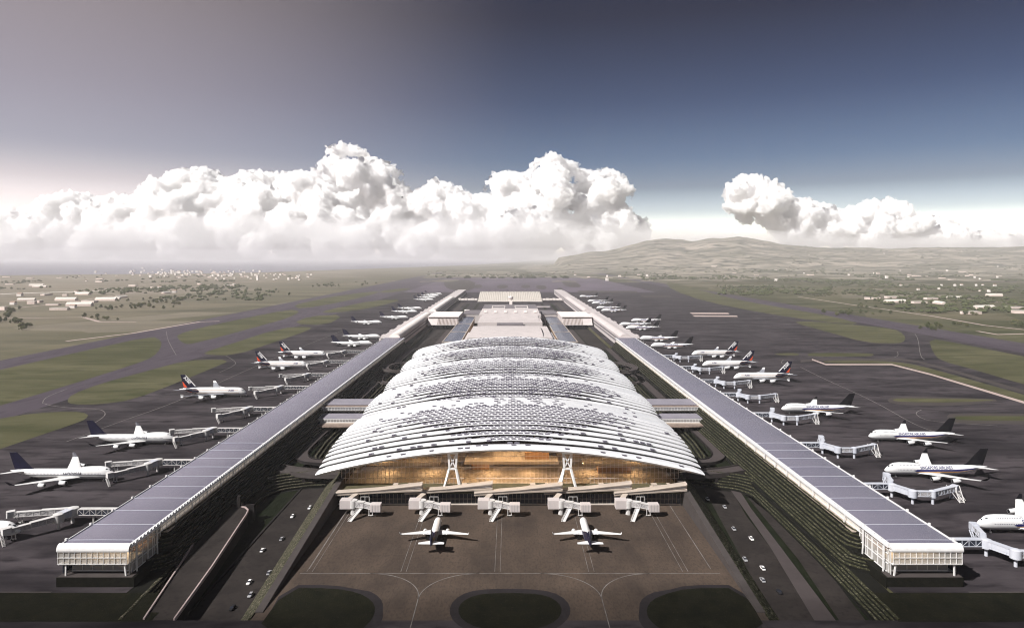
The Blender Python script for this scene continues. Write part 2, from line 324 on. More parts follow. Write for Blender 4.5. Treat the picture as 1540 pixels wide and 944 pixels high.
isl = [
 [(-160,592),(0,556),(120,529),(228,505),(243,512),(242,524),(230,537),(205,547),(100,580),(0,610),(-160,655)],
 [(100,603),(108,593),(150,577),(220,558),(280,542),(330,540),(344,543),(330,549),(270,574),(200,601),(150,608),(108,608)],
 [(-120,652),(0,629),(53,621),(110,618),(133,622),(130,630),(109,638),(50,658),(0,675),(-120,720)],
 [(268,510),(266,503),(300,493),(360,480),(435,465),(452,468),(440,475),(421,482),(291,517),(277,517)],
 [(305,533),(312,528),(326,524),(421,493),(468,491),(466,496),(420,512),(351,535)],
 [(438,487),(466,475),(519,473),(491,489)],
 [(440,459),(470,452),(505,445),(560,438),(575,439),(520,453),(452,465)],
 [(480,469),(520,460),(560,452),(612,449),(560,463),(500,471)],
 [(567,438),(610,433),(620,435),(580,441)],
 [(1000,423),(1020,427),(1063,439),(1116,452),(1190,465),(1255,476),(1300,489),(1230,483),(1150,471),(1063,454),(1010,436)],
 [(1189,484),(1217,483),(1280,488),(1344,494),(1360,503),(1362,512),(1350,517),(1301,515),(1245,499)],
 [(1396,508),(1440,516),(1540,536),(1700,568),(1700,622),(1540,578),(1470,557),(1414,542),(1403,530)],
 [(1214,532),(1225,530.5),(1305,531),(1316,533),(1308,536),(1216,536)],
 [(1162,532),(1190,530.5),(1203,532),(1200,534.5),(1172,534)],
 [(1236,542.5),(1300,542),(1344,543.5),(1381,549),(1450,568),(1540,593.5),(1640,622),(1640,636),(1540,603),(1420,567),(1344,546),(1243,546)],
 [(1340,602),(1350,598.5),(1430,599.5),(1512,601),(1440,605),(1362,604.5)],
 [(1434,628),(1440,625),(1600,626),(1700,627),(1700,634),(1540,632.5),(1442,632)],
 [(668,421),(716,421),(712,437),(682,437),(668,431)], [(714,428),(725,428),(724,433),(712,433)],
 [(748,428.5),(764,428.5),(763.5,433.5),(747,433.5)], [(784,428.5),(797,428.5),(798,433),(784,433)], [(806,429),(821,429),(822,435),(807,434.5)],
 [(842,421.5),(862,421.5),(878,432),(852,432)], [(838,432.5),(846,432.5),(847,437),(838,437)],
]
for i, p in enumerate(isl):
    q = smooth_poly(p,1)
    if i in (15,16,14,12,13):           # concrete shoulder round the narrow islands
        c = (sum(a for a,b in p)/len(p), sum(b for a,b in p)/len(p))
        if i in (15,16): flat(smooth_poly([(c[0]+(a-c[0])*1.06-(4 if a<c[0] else 0), c[1]+(b-c[1])*2.3+1) for a,b in p],1), 0.09, 'tan2', 'taxiway_shoulder')
    flat(q, 0.13, 'grass' if i < 17 else 'tan2', 'grass_island')
# service road on the right: pale pink line of road with a greyer road beyond it
cl = [(1221,540.3),(1242,548),(1341,548),(1400,563),(1540,605),(1700,653)]
for wd, dy, m, nm, z, cc in ((1.5,0,'tan','service_road',0.16,cl),(2.6,0,'tan2','service_road',0.10,[(1204,543),(1230,541),(1352,540.5),(1381,544),(1430,557),(1540,589),(1700,640)])):
    up = [(a,b-wd*(0.6+0.5*(b-540)/60)) for a,b in cc]; dn = [(a,b+wd*(0.6+0.5*(b-540)/60)) for a,b in cc]
    flat(up+dn[::-1], z, m, nm)
flat([(1037,470),(1095,470.3),(1097,472.3),(1041,472)],0.12,'tan','concrete_pad'); flat([(1041,474),(1108,474.5),(1110,476.3),(1045,476)],0.12,'tan','concrete_pad')
flat([(870,437),(957,437.5),(960,440),(868,440)],0.12,'tan2','concrete_pad'); flat([(962,444),(1007,444),(1012,447.5),(970,447.5)],0.12,'tan2','concrete_pad')
# painted taxi lines
def px_line(pts, w, m, name, z=0.18, Zb=0.0):
    path = [U(a,b,Zb) for a,b in pts]; mb = MB()
    sweep(mb, [(p[0],p[1]) for p in path], [(-w/2,Zb+z-0.02),(w/2,Zb+z-0.02),(w/2,Zb+z),(-w/2,Zb+z)])
    return structure(name, mb, m)
L_ = [[(250,498),(252,510),(258,522),(265,534)],[(64,606),(66,600),(76,594),(100,585)],[(64,606),(80,611),(120,614),(152,615),(160,622),(152,630),(138,638)],
      [(100,664),(180,634),(262,606),(350,566),(420,535),(520,495)],[(340,535),(352,542),(356,548),(330,560)],
      [(1376,502),(1381,510),(1384,536),(1391,541)],[(1350,529),(1351,535),(1345,537)],[(1204,552),(1240,570),(1290,592),(1330,612),(1378,640),(1415,652)],
      [(1500,640),(1400,634),(1380,626),(1377,620),(1386,616)],[(1180,549),(1174,545),(1178,541)],[(0,806),(60,775),(100,764)],[(1540,536),(1700,566)]]
def soft(p, it=3):
    for _ in range(it):
        q = [p[0]]
        for a, b in zip(p[:-1], p[1:]): q += [(a[0]*.75+b[0]*.25,a[1]*.75+b[1]*.25),(a[0]*.25+b[0]*.75,a[1]*.25+b[1]*.75)]
        p = q+[p[-1]]
    return p
for p in L_: px_line(soft(p), .8, 'line', 'taxi_line')
px_line([(1400,485),(1540,520),(1700,560)], 2.0, 'tan2', 'runway_edge'); px_line([(1151,449),(1266,468),(1400,485)], 2.0, 'tan2', 'runway_edge')
# country roads over the fields
for p in ([(100,513),(200,501),(300,484),(330,483)],[(0,478),(60,478),(125,477),(150,484),(205,484)],[(0,466),(100,455),(200,440),(260,436),(320,428),(420,420)],
          [(1200,446),(1280,458),(1400,475),(1480,489),(1560,498),(1700,512)],[(1250,431),(1310,434),(1400,444),(1540,458),(1700,470)],[(1470,498),(1500,503),(1540,502),(1640,498)],
          [(0,445),(90,442),(230,427),(350,417),(520,408)],[(960,420),(1060,416),(1200,412),(1400,410)]):
    px_line(p, 9.0, 'tan', 'country_road', z=0.3)
px_line([(0,442),(60,440),(120,438.5),(165,437.5)], 45.0, 'hroof_w', 'bare_field', z=0.25)

# front apron of the terminal with stands, taxi lines and grass ovals
rect('front_apron', 'front', -107.5, 107.5, HY0, 470, 0.05, zb=-11)
def yline(y, x0, x1, w=0.35, m='line'): rect('stand_line', m, x0, x1, y-w/2, y+w/2, 0.10)
yline(F*H/(862-HY), -100, 100, 0.4)
for s in (-1, 1):
    xs = s*40.5; y1 = F*H/(862-HY); 
    for e in (-1, 1):
        arc = arcpts(xs+e*26, y1-24, 26, 90, 180 if e>0 else 0, 14, 24)
        mb = MB(); sweep(mb, arc, [(-.22,.08),(.22,.08),(.22,.10),(-.22,.10)]); structure('stand_line', mb, 'line')
    rect('stand_line','line', xs-.2, xs+.2, 255, y1-24, 0.10)
for k in range(5):
    x = lerp(-90, 90, k/4)
    for dx in (-1.3, 1.3): rect('stand_line', 'line', x+dx-6-.12, x+dx-6+.12, y1+2, 414, 0.10)
for s in (-1,1): rect('stand_line','line', s*97-.2, s*97+.2, 330, 420, 0.10)
def oval(px):
    return px
ov = [[(432,884),(500,884),(540,891),(560,903),(565,916),(560,930),(548,943),(530,955),(380,955)],
      [(688,918),(694,905),(712,895),(740,891.5),(790,891.5),(822,895),(840,905),(846,918),(838,932),(815,944),(767,948),(718,944),(695,932)],
      [(972,915),(980,902),(1000,893),(1035,884),(1116,884),(1158,955),(1010,955),(985,940),(974,928)]]
for p in ov:
    q = smooth_poly(p,1); c = (sum(a for a,b in p)/len(p), sum(b for a,b in p)/len(p))
    if p is ov[1]: big = [(c[0]+(a-c[0])*1.17, c[1]+(b-c[1])*1.26) for a,b in q]
    else: big = [(a+(12 if (a-c[0])*(1 if p is ov[0] else -1)>20 else 0)*(1 if p is ov[0] else -1), b-(5 if b<c[1] else -8)) for a,b in q]
    flat(big, 0.085, 'ring', 'grass_margin'); flat(q, 0.13, 'grass_vig', 'grass_island')
for x0,x1 in ((-420,-148.5),(160.5,420)): rect('front_lawn','grass_vig',x0,x1,HY0-1.0,306.2,0.12)
for x0,x1 in ((-420,-206),(206,420)): rect('lawn_kerb','conc',x0,x1,306.2,307.2,0.2)

# ================================================================== sunken roads
def poly_floor(px, z, m, name): 
    pts = [U(a,b,FZ) for a,b in px]; mb = MB(); mb.prism([(p[0],p[1]) for p in pts], FZ+z-.03, FZ+z); return structure(name, mb, m)
# left main road and right main road with its pale path and second road
rect('road','road', -140.5, -112, HY0, 1690, FZ+0.06)
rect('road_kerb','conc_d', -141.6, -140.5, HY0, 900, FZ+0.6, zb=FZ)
poly_floor([(1175,950),(1040,700),(1000,640),(1052,640),(1092,722),(1122,775),(1160,825),(1235,950)], 0.06, 'road', 'road')
rect('road','road', 112, 138, 480, 1690, FZ+0.055)
poly_floor([(1235,950),(1160,825),(1090,724),(1058,672),(1063,668),(1100,718),(1130,765),(1176,825),(1270,950)], 0.16, 'path', 'footpath')
poly_floor([(1315,950),(1240,852),(1190,785),(1166,738),(1120,742),(1200,840),(1274,950)], 0.10, 'road', 'road')

def hedge_strip(name, mb_path, prof, m, parent, kindlabel=None):
    mb = MB(); sweep(mb, mb_path, prof); return mb.build(name, m, parent)
def bumpy_hedge(path, w, h, z, parent, m='hedge', step=2.2):
    # hedge: swept box resampled and roughened so that the outline is uneven
    pts = [Vector((p[0],p[1],p[2] if len(p)>2 else 0)) for p in path]; out = []
    for a, b in zip(pts[:-1], pts[1:]):
        n = max(1, int((b-a).length/step))
        for i in range(n): out.append(a.lerp(b, i/n))
    out.append(pts[-1]); fr = frames([tuple(p) for p in out]); rings = []
    for p, n in zip(out, fr):
        r = []
        for o, hh in ((-w/2,0),(-w/2*.95,h*.75),(-w*.2,h),(w*.2,h),(w/2*.95,h*.75),(w/2,0)):
            j = random.uniform(-.18,.18); k = random.uniform(.75,1.2)
            r.append((p.x+n.x*(o+j), p.y+n.y*(o+j), p.z+z+hh*k))
        rings.append(r)
    mb = MB(); mb.loft(rings, closed=True); return mb.build('hedge_row', m, parent)
def terrace(path, n, wstep, drop, z0, side, label, m_h='hedge', lead=6.0, taper=None):
    """stepped planted embankment: path is its top edge, it falls towards side (+1 left of the path, -1 right)"""
    root = empty('terraced_embankment', (0,0,0), 0, label, 'embankment')
    prof = [(-lead*side, z0-12), (-lead*side, z0)]
    for i in range(n):
        prof += [(i*wstep*side, z0-i*drop), (i*wstep*side+0.02*side, z0-(i+1)*drop)]
    prof += [(n*wstep*side, z0-n*drop), (n*wstep*side, z0-n*drop-6)]
    mb = MB(); sweep(mb, path, prof); mb.build('retaining_wall', 'riser', root)
    for i in range(n):
        fr = frames(path); o = (i*wstep-0.95)*side if i else -0.95*side
        hp = [(p[0]+k.x*o, p[1]+k.y*o, p[2] if len(p)>2 else 0) for p, k in zip(path, fr)]
        bumpy_hedge(hp, 1.5, 0.55, z0-i*drop-0.1, root, m_h)
    return root
# near terraces below the piers (they turn round the end of each pier)
for s, where in ((-1,'left'),(1,'right')):
    hi = [(s*172.4,700),(s*172.4,480),(s*172.4,352),(s*173.2,345.5),(s*175.2,343),(s*178,342.5)]
    terrace(hi, 5, 1.25, 1.6, 12.5, 1 if s<0 else -1, 'dark high planted steps against the inner side of the left pier' if s<0 else 'sunlit high planted steps against the inner side of the right pier', 'hedge' if s<0 else 'hedge_l', lead=0.6)
    up = [(s*172,700),(s*172,480),(s*172,336)]+[(s*172+s*9*(1-math.cos(t)), 336-9*math.sin(t)) for t in (math.radians(a) for a in (15,35,55,75,90))]+[(s*190,327)]
    terrace([(p[0]-s*5.6 if i<3 else p[0]-s*5.6*max(0,1-(i-2)/5), p[1]) for i,p in enumerate(up)], 4, 1.3, 1.1, 4.4, 1 if s<0 else -1, 'dark upper planted terrace curling round the foot of the %s pier end'%where if s<0 else
            'sunlit upper planted terrace curling round the foot of the right pier end', 'hedge' if s<0 else 'hedge_l', lead=3.0)
    lo = [(s*162.6,478),(s*162.6,360),(s*160.5,HY0+0.5)] if s>0 else [(s*166,400),(s*165,360),(s*161,HY0+0.5)]
    terrace(lo, 5, 1.1, 1.18, -0.05, 1 if s<0 else -1, 'shaded lower planted steps beside the raised ramp on the left' if s<0 else
            'lower planted steps beside the second sunken road on the right', 'hedge' if s<0 else 'hedge_l', lead=9.4)
    # curved bank under the pier, by the cross bridge
    b = [(s*172,404),(s*171,425)]+arcpts(s*146, 436, 24, 180 if s<0 else 0, 110 if s<0 else 70, 8, 34)+[(s*138,475),(s*124,477)]
    terrace(b, 6, 2.2, 1.25, 1.6, -1 if s<0 else 1, 'bowl-shaped bank of curved planted steps under the %s cross bridge'%where, 'hedge' if s<0 else 'hedge_l', lead=5)
    # banks along the access road behind the cross bridge
    terrace([(s*172.2,1120),(s*172.2,482)], 5, 1.2, 1.9, 12.4, 1 if s<0 else -1, 'planted bank between the %s pier and its access road'%where, 'hedge' if s<0 else 'hedge_l', lead=0.6)
    terrace([(s*150,980),(s*150,560),(s*147,520),(s*141,500)], 3, 2.4, 1.7, -0.6, 1 if s<0 else -1, 'planted bank stepping down from the access road to the %s sunken road'%where, 'hedge' if s<0 else 'hedge_l', lead=4.0)
    mb = MB(); mb.box(min(s*171,s*150), max(s*171,s*150), 482, 1120, FZ-.5, -0.6); structure('lawn_terrace', mb, 'hedge_g')
    # access road with its turn towards the terminal
    p = [(s*161,1130,1.0),(s*161,700,1.0),(s*161,560,0.9)]+[(x,y,0.7) for x,y in arcpts(s*143, 536, 18, 180 if s<0 else 0, 270 if s<0 else -90, 12, 34)]+[(s*128,498,0.6),(s*110,494,0.6)]
    mb = MB(); sweep(mb, p, [(-4.6,-.9),(4.6,-.9),(4.6,0),(-4.6,0)]); structure('access_road', mb, 'path')
    for o in (-4.7,4.7):
        mb = MB(); sweep(mb, p, [(o-.2,-1.2),(o+.2,-1.2),(o+.2,.8),(o-.2,.8)]); structure('access_road_kerb', mb, 'conc_d')
    # double helix of ramps at the back corner of the roof
    r = empty('spiral_ramp', (0,0,0), 0, 'curving stacked ramp road at the back %s corner of the terminal roof'%where, 'ramp')
    for k,(yy,zz,rr) in enumerate(((905,6,17),(850,1,15))):
        a = arcpts(s*147, yy, rr, 90 if s<0 else 90, 270 if s<0 else -90, 18, 34)
        a = [(s*118,a[0][1])]+a+[(s*118,a[-1][1])]
        mb = MB(); sweep(mb, a, [(-4.2,zz-.9),(4.2,zz-.9),(4.2,zz),(-4.2,zz)]); mb.build('ramp_deck','path',r)
        for o in (-4.3,4.3):
            mb = MB(); sweep(mb, a, [(o-.2,zz-1.3),(o+.2,zz-1.3),(o+.2,zz+1.0),(o-.2,zz+1.0)]); mb.build('parapet','conc',r)
        for i in (3,9,15):
            mb = MB(); mb.cyl((a[i][0],a[i][1],FZ),(a[i][0],a[i][1],zz-.9),0.9); mb.build('pillar','conc_d',r)
    # cross bridge from the bank to the terminal corner
    br = empty('road_bridge', (0,0,0), 0, 'low concrete road bridge crossing the sunken road at the front %s corner of the terminal'%where, 'bridge')
    p = [(s*166,483,1.6),(s*150,476,1.6),(s*134,470,2.2),(s*108,466,3.4)]
    mb = MB(); sweep(mb, p, [(-6,-1.6),(6,-1.6),(6,0),(-6,0)]); mb.build('bridge_deck','path' if s>0 else 'conc',br)
    for o in (-6.1,6.1):
        mb = MB(); sweep(mb, p, [(o-.22,-1.8),(o+.22,-1.8),(o+.22,1.1),(o-.22,1.1)]); mb.build('parapet','conc',br)
    for x in (s*141, s*116):
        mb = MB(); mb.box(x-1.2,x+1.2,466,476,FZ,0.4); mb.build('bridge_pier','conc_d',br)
    # wedge-shaped side wall of the front apron with its planted outer slope
    w = empty('apron_side_wall', (0,0,0), 0, 'wedge-shaped concrete wall with planted outer slope along the %s edge of the front apron'%where, 'wall')
    ys = [HY0+6, 330, 380, 424, 444, 468]; zt = [0.4, 3.6, 7.6, 11.3, 12.2, 12.2]
    mb = MB(); mb.loft([[(s*104.6,y,-1),(s*104.6,y,z),(s*108,y,z),(s*109,y,-6)] for y,z in zip(ys,zt)], closed=True); mb.build('wall_core','conc',w)
    out = [lerp(116,125,(y-HY0)/(470-HY0)) for y in ys]
    rings = []
    yy = np.linspace(HY0+2, 468, 90)
    for y in yy:
        z = np.interp(y, ys, zt)-0.15; xo = np.interp(y, [HY0,470],[115.5,126]); r = []
        for i in range(9):
            t = i/8; j = random.uniform(-.3,.3) if 0<i<8 else 0
            r.append((s*(lerp(108.05,xo,t)+j), y, lerp(z,FZ+.1,t)+ (random.uniform(0,.55) if 0<i<8 else 0)))
        r.append((s*107.9,y,FZ-1)); rings.append(r)
    mb = MB(); mb.loft(rings, closed=True); mb.build('planted_slope','hedge_l' if s>0 else 'hedge',w)
# raised ramp with pink kerbs on the left, running into a tunnel mouth in the bank
rp = empty('raised_ramp_road', (0,0,0), 0, 'raised ramp road with pink kerbs and rounded end on the left, above the dark pit', 'ramp')
le = [(-152,HY0+.3),(-160,330),(-168,375),(-171,396)]; re = [(-139.4,HY0+.3),(-144,330),(-149.5,376),(-151.5,392)]
endc = [(-153,399),(-156.5,403.5),(-161,405)]
outl = le+[(-170,405)]+endc[::-1]+re[::-1]
def rz(y): return lerp(0.0,2.6,sstep(HY0,400,y))
mb = MB(); n = len(outl)
mb.add([(x,y,rz(y)) for x,y in outl]+[(x,y,FZ-.5) for x,y in outl], [tuple(range(n))]+[(i,(i+1)%n,n+(i+1)%n,n+i) for i in range(n)])
mb.build('ramp_deck','road',rp)
for nm, pth in (('kerb',[(x,y,rz(y)) for x,y in le]),('kerb',[(x,y,rz(y)) for x,y in re+endc])):
    mb = MB(); sweep(mb, pth, [(-.32,-.9),(.32,-.9),(.32,.75),(-.32,.75)]); mb.build(nm,'kerb',rp)
mb = MB(); mb.box(-171.5,-152,405.2,407.5,FZ,3.6); mb.build('tunnel_header','conc_d',rp)
for x in (-168.5,-160.5):
    mb = MB(); mb.box(x-.9,x+.9,403.5,405.1,2.0,9.5); mb.build('portal_pillar','conc_d',rp)
# vertical walls of the terminal basement beside the roads
for s, where in ((-1,'left'),(1,'right')):
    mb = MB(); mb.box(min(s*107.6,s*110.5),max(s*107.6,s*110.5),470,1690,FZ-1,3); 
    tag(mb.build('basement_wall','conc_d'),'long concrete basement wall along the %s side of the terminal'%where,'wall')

# ================================================================== cars
def car_body(m, kind):
    mb = MB(); L, W = 4.5, 1.8
    if kind == 'car':
        secs = [(-2.25,.55,.35,.75),(-2.1,.8,.28,.95),(-1.0,.9,.25,1.0),(1.0,.9,.25,1.0),(2.0,.85,.28,.9),(2.25,.6,.35,.7)]
        mb.loft([[(x,-w,a),(x,-w,b*.85),(x,-w*.8,b),(x,w*.8,b),(x,w,b*.85),(x,w,a)] for x,w,a,b in secs])
    else:
        mb.box(-5,5,-1.25,1.25,.4,3.1)
    return mb
def make_car(m, kind='car'):
    r = empty('car' if kind=='car' else 'bus', (0,0,0))
    b = car_body(m, kind).build('body', m, r, bevel=0.12 if kind!='car' else 0)
    mb = MB()
    if kind == 'car':
        mb.loft([[(-1.9,-.78,.95),(-1.9,.78,.95),(1.2,.78,.95),(1.2,-.78,.95)],[(-1.3,-.66,1.42),(-1.3,.66,1.42),(.4,.66,1.42),(.4,-.66,1.42)]])
        mb.build('cabin_glass','window',r)
        mb = MB(); mb.box(-1.25,.35,-.6,.6,1.425,1.47); mb.build('roof',m,r)
        ws = [(-1.4,-.85),(-1.4,.85),(1.4,-.85),(1.4,.85)]; rr = .34
    else:
        for s in (-1,1): MB().box(-4.6,4.6,s*1.26-.01,s*1.26+.01,1.5,2.6).build('side_window','window',r)
        ws = [(-3,-1.1),(-3,1.1),(3,-1.1),(3,1.1)]; rr = .5
    for x,y in ws:
        mb = MB(); mb.cyl((x,y-.12,rr),(x,y+.12,rr),rr,n=12); mb.build('wheel','tyre',r)
    return r
protos = {k: None for k in ('car_w','car_g','car_k','bus')}
cars = [(440,777,'car_w','white car in the middle of the left sunken road, uppermost but one'),(466,764,'car_w','white car close to the planted slope at the head of the left sunken road'),
 (424,811,'car_g','grey car in the left sunken road near the planted slope'),(395,828,'car_w','white car near the left kerb halfway down the left sunken road'),
 (405,862,'car_g','small grey car beside the planted slope low on the left sunken road'),(375,876.5,'car_w','lowest white car on the left sunken road'),
 (377,895.5,'car_g','grey car just below the lowest white car on the left sunken road'),(349.5,915,'car_k','black car nearest the bottom edge on the left sunken road'),
 (1064,751,'car_w','white car in the roof shadow on the right sunken road'),(1090,763,'car_g','grey car at the edge of the scalloped roof shadow on the right'),
 (1103.6,796,'car_g','grey car alone below the roof shadow on the right sunken road'),(1130,810.6,'car_w','white car beside the pale footpath, upper of the two on the right road'),
 (1120.5,842,'car_g','grey car hugging the planted slope on the right sunken road'),(1147,855,'car_w','lower white car on the right sunken road'),
 (1147,873,'car_g','grey car just below the lower white car on the right sunken road'),(1172,891,'car_k','black car nearest the bottom edge on the right sunken road'),
 (1053,690,'car_k','dark car by the right end of the terminal roof'),
 (558.6,592,'bus','white bus on the road left of the terminal roof'),(578,578,'car_w','white car on the road left of the roof behind the bus'),(962,592,'car_w','white car on the road right of the terminal roof')]
for px,py,k,lab in cars:
    if protos[k] is None: o = protos[k] = make_car('car_w' if k=='bus' else k, 'bus' if k=='bus' else 'car')
    else: o = copy_tree(protos[k])
    x,y,z = U(px,py,FZ+.1); o.location = (x,y,FZ+.07); o.rotation_euler = (0,0,math.radians(90+(180 if random.random()<.5 else 0)))
    tag(o, lab, 'bus' if k=='bus' else 'car', None if k=='bus' else 'cars on the sunken roads')
# ================================================================== the two long piers (concourses) with glazed ends
PY0, PY1 = 314.0, 1125.0
def pier(s, where):
    X = lambda x: s*x
    r = empty('pier_building', (0,0,0), 0, 'long low %s pier with dark metal roof and a glass end facing the viewer'%where, 'airport pier')
    def bx(mb, x0,x1,y0,y1,z0,z1): mb.box(min(s*x0,s*x1),max(s*x0,s*x1),y0,y1,z0,z1)
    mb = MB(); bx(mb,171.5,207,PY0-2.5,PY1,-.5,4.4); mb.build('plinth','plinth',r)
    mb = MB(); bx(mb,172.5,206.6,PY0-2.3,PY0+3.4,4.4,4.6); mb.build('terrace_slab','conc',r)
    mb = MB(); bx(mb,175,206.6,PY0+3.5,PY1,4.4,4.7); mb.build('floor_slab','white',r)
    # roof: slightly cambered sheet with rounded front edge
    rings = []
    prof = [(175.0,17.2),(175.4,18.0),(176.6,18.5),(191,18.6),(205.4,18.5),(206.4,18.1),(206.6,17.4),(206,17.0),(176,16.9)]
    for y, dz in ((PY0-.4,-1.0),(PY0+.3,-.35),(PY0+1.6,0),(PY0+4,0),(PY1,0)):
        rings.append([(X(x), y, z+(dz if z>17.3 else 0)) for x,z in prof])
    mb = MB(); mb.loft(rings); mb.build('roof','seam',r,smooth=True,angle=30)
    # white edge bands
    mb = MB(); bx(mb,174.4,175.3,PY0-1,PY1,16.9,18.6); mb.build('inner_fascia','white',r)
    mb = MB(); bx(mb,206.6,207.0,PY0-1,PY1,17.4,18.65); mb.build('outer_fascia','white',r)
    mb = MB()
    for i in range(8):
        a0 = i/8*PI/2; a1 = (i+1)/8*PI/2
    mb.loft([[(X(x),PY0-2.2+2.6*math.sin(t)*0+2.4*(1-math.cos(t)),16.3+2.75*math.sin(t)) for x in (174.2,207.3)] for t in np.linspace(0,PI/2,8)], closed=False)
    for x in np.linspace(174.2,207.3,13): 
        pass
    mb.build('front_eave','white',r,smooth=True)
    mb = MB(); bx(mb,174.2,207.3,PY0-2.1,PY0+.3,15.9,16.25); mb.build('front_eave_soffit','white',r)
    k = 0; y = PY0+5
    while y < PY1-4:
        if y < 500: mb = MB(); mb.loft([[(X(x),yy,z) for x,z in ((175.6,18.62),(191,18.72),(206.2,18.62),(206.2,18.3),(175.6,18.3))] for yy in (y-.12,y+.12)]); mb.build('roof_batten','bridge_b',r)
        mb = MB(); bx(mb,206.9,207.8,y-.5,y+.5,18.3,19.2); mb.build('edge_bracket','white',r)
        y += 18.6
    # scalloped trim along the inner eave
    mb = MB(); y = PY0; pl = []
    while y < PY1-1:
        pl += [(y,18.3),(y+.2,19.1),(y+1.7,19.1),(y+1.9,18.3)]; y += 3.1
    pl += [(PY1,18.3),(PY1,17.0),(PY0,17.0)]; n_ = len(pl)
    mb.add([(X(173.6),a,b) for a,b in pl]+[(X(174.15),a,b) for a,b in pl],[tuple(range(n_)),tuple(range(2*n_-1,n_-1,-1))]+[(i,(i+1)%n_,n_+(i+1)%n_,n_+i) for i in range(n_)])
    mb.build('scalloped_trim','rib',r)
    # inner facade: plinth band, lit glazing strip and frames
    mb = MB(); bx(mb,175.3,175.6,PY0+29,PY1,4.7,16.8); mb.build('inner_glazing','winlit',r)
    mb = MB(); y = PY0+2
    while y < PY1:
        bx(mb,174.9,175.25,y,y+.2,4.7 if y<PY0+29 else 12.6,16.7); y += 4.6
    for z in (13.0,15.0): bx(mb,174.95,175.28,PY0+2,PY1,z,z+.3)
    bx(mb,174.95,175.28,PY0+2,PY0+29,8.4,8.7)
    mb.build('window_frame','white',r)
    y = PY0+4
    while y < PY1:
        mb = MB(); mb.bar((X(173.7),y,4.4 if y<PY0+29 else 12.5),(X(174.2),y+.01,16.6),.5); mb.build('raking_strut','white',r); y += 18.6
    mb = MB(); bx(mb,172.5,175.2,PY0+30,PY1,12.1,12.65); mb.build('edge_walkway','beige',r)
    # outer facade
    mb = MB(); bx(mb,206.0,206.4,PY0+1,PY1,4.7,16.9); mb.build('outer_glazing','bridge_dark',r)
    # glazed end room
    e = MB(); bx(e,178,200,PY0+26,PY0+26.4,4.7,16.8); e.build('end_room_back_wall','beige',r)
    e = MB(); bx(e,176,206,PY0+12,PY0+26,10.4,10.9); e.build('mezzanine','wood',r)
    e = MB()
    for i in range(3): bx(e,179+i*8,182.5+i*8,PY0+5,PY0+22,16.4,16.6)
    e.build('ceiling_lamp','lamp_s',r)
    e = MB(); bx(e,175.4,204,PY0+4.2,PY0+4.3,4.7,9.6); bx(e,175.4,206.8,PY0-1.6,PY0-1.5,10.3,15.9); bx(e,206.7,206.8,PY0-1.4,PY0+14,10.3,15.9); bx(e,175.3,175.4,PY0+.4,PY0+29,4.7,16.4)
    e.build('end_glazing','glass_w',r)
    e = MB()
    for x in np.linspace(175.4,206.8,13): bx(e,x-.07,x+.07,PY0-1.9,PY0-1.6,10.2,15.9)
    for z in (10.2,13.0,15.7): bx(e,175.2,207,PY0-2.0,PY0-1.62,z,z+.14)
    for x in np.linspace(175.4,203.8,7): bx(e,x-.07,x+.07,PY0+3.9,PY0+4.18,4.7,9.6)
    for y in np.linspace(PY0,PY0+28,6): bx(e,174.95,175.25,y-.07,y+.07,4.7,16.6)
    bx(e,175.2,204,PY0+3.85,PY0+4.15,4.7,5.0)
    e.build('end_window_frame','white',r)
    e = MB(); bx(e,175.2,207,PY0-1.4,PY0+14,9.6,9.9); e.build('overhang_floor','white',r)
    for x in (176,203.6): 
        e = MB(); e.bar((X(x),PY0-1.0,4.5),(X(x+ (0.8 if x<190 else 0)),PY0-.9,10.2),.6); e.build('column','white',r)
    e = MB()
    for i in range(5): bx(e,180+i*5,182.6+i*5,PY0+8,PY0+9.2,4.7,5.6)
    e.build('seat_row','hroof',r)
    return r
pier(-1,'left'); pier(1,'right')

# ================================================================== older piers behind, with vaulted roof strip and stepped outer edge
def old_pier(s, where):
    r = empty('old_pier_building', (0,0,0), 0, 'older pale pier behind the %s pier, with a vaulted roof strip'%where, 'airport pier')
    def bx(mb, x0,x1,y0,y1,z0,z1): mb.box(min(s*x0,s*x1),max(s*x0,s*x1),y0,y1,z0,z1)
    for y0,y1,yv0,yv1 in ((1132,1640,1140,1590),(1650,2850,1700,2260)):
        mb = MB(); bx(mb,184,214,y0,y1,-1,17); mb.build('pier_wall','beige2',r)
        mb = MB(); bx(mb,183.2,216,y0-1,y1+1,17,18.2); mb.build('flat_roof','corr_y',r)
        mb = MB(); rings = []
        for y in (yv0,yv1): rings.append([(s*(193-9.5*math.cos(t)), y, 16.6+7*math.sin(t)) for t in np.linspace(0,PI,14)])
        mb.loft(rings); mb.build('vaulted_roof','wall_w' if s<0 else 'beige2',r,smooth=True,angle=40)
        for z in (6,11.5):
            mb = MB(); bx(mb,183.6,184.1,y0+8,y1-8,z,z+3); mb.build('window_band','roof_d',r)
        y = y0+20; k = 0
        while y < y1-30:
            mb = MB(); bx(mb,214,226 if k%2 else 221,y,y+24,-1,14.5); mb.build('gate_lounge','beige2',r)
            y += 42; k += 1
    return r
old_pier(-1,'left'); old_pier(1,'right')

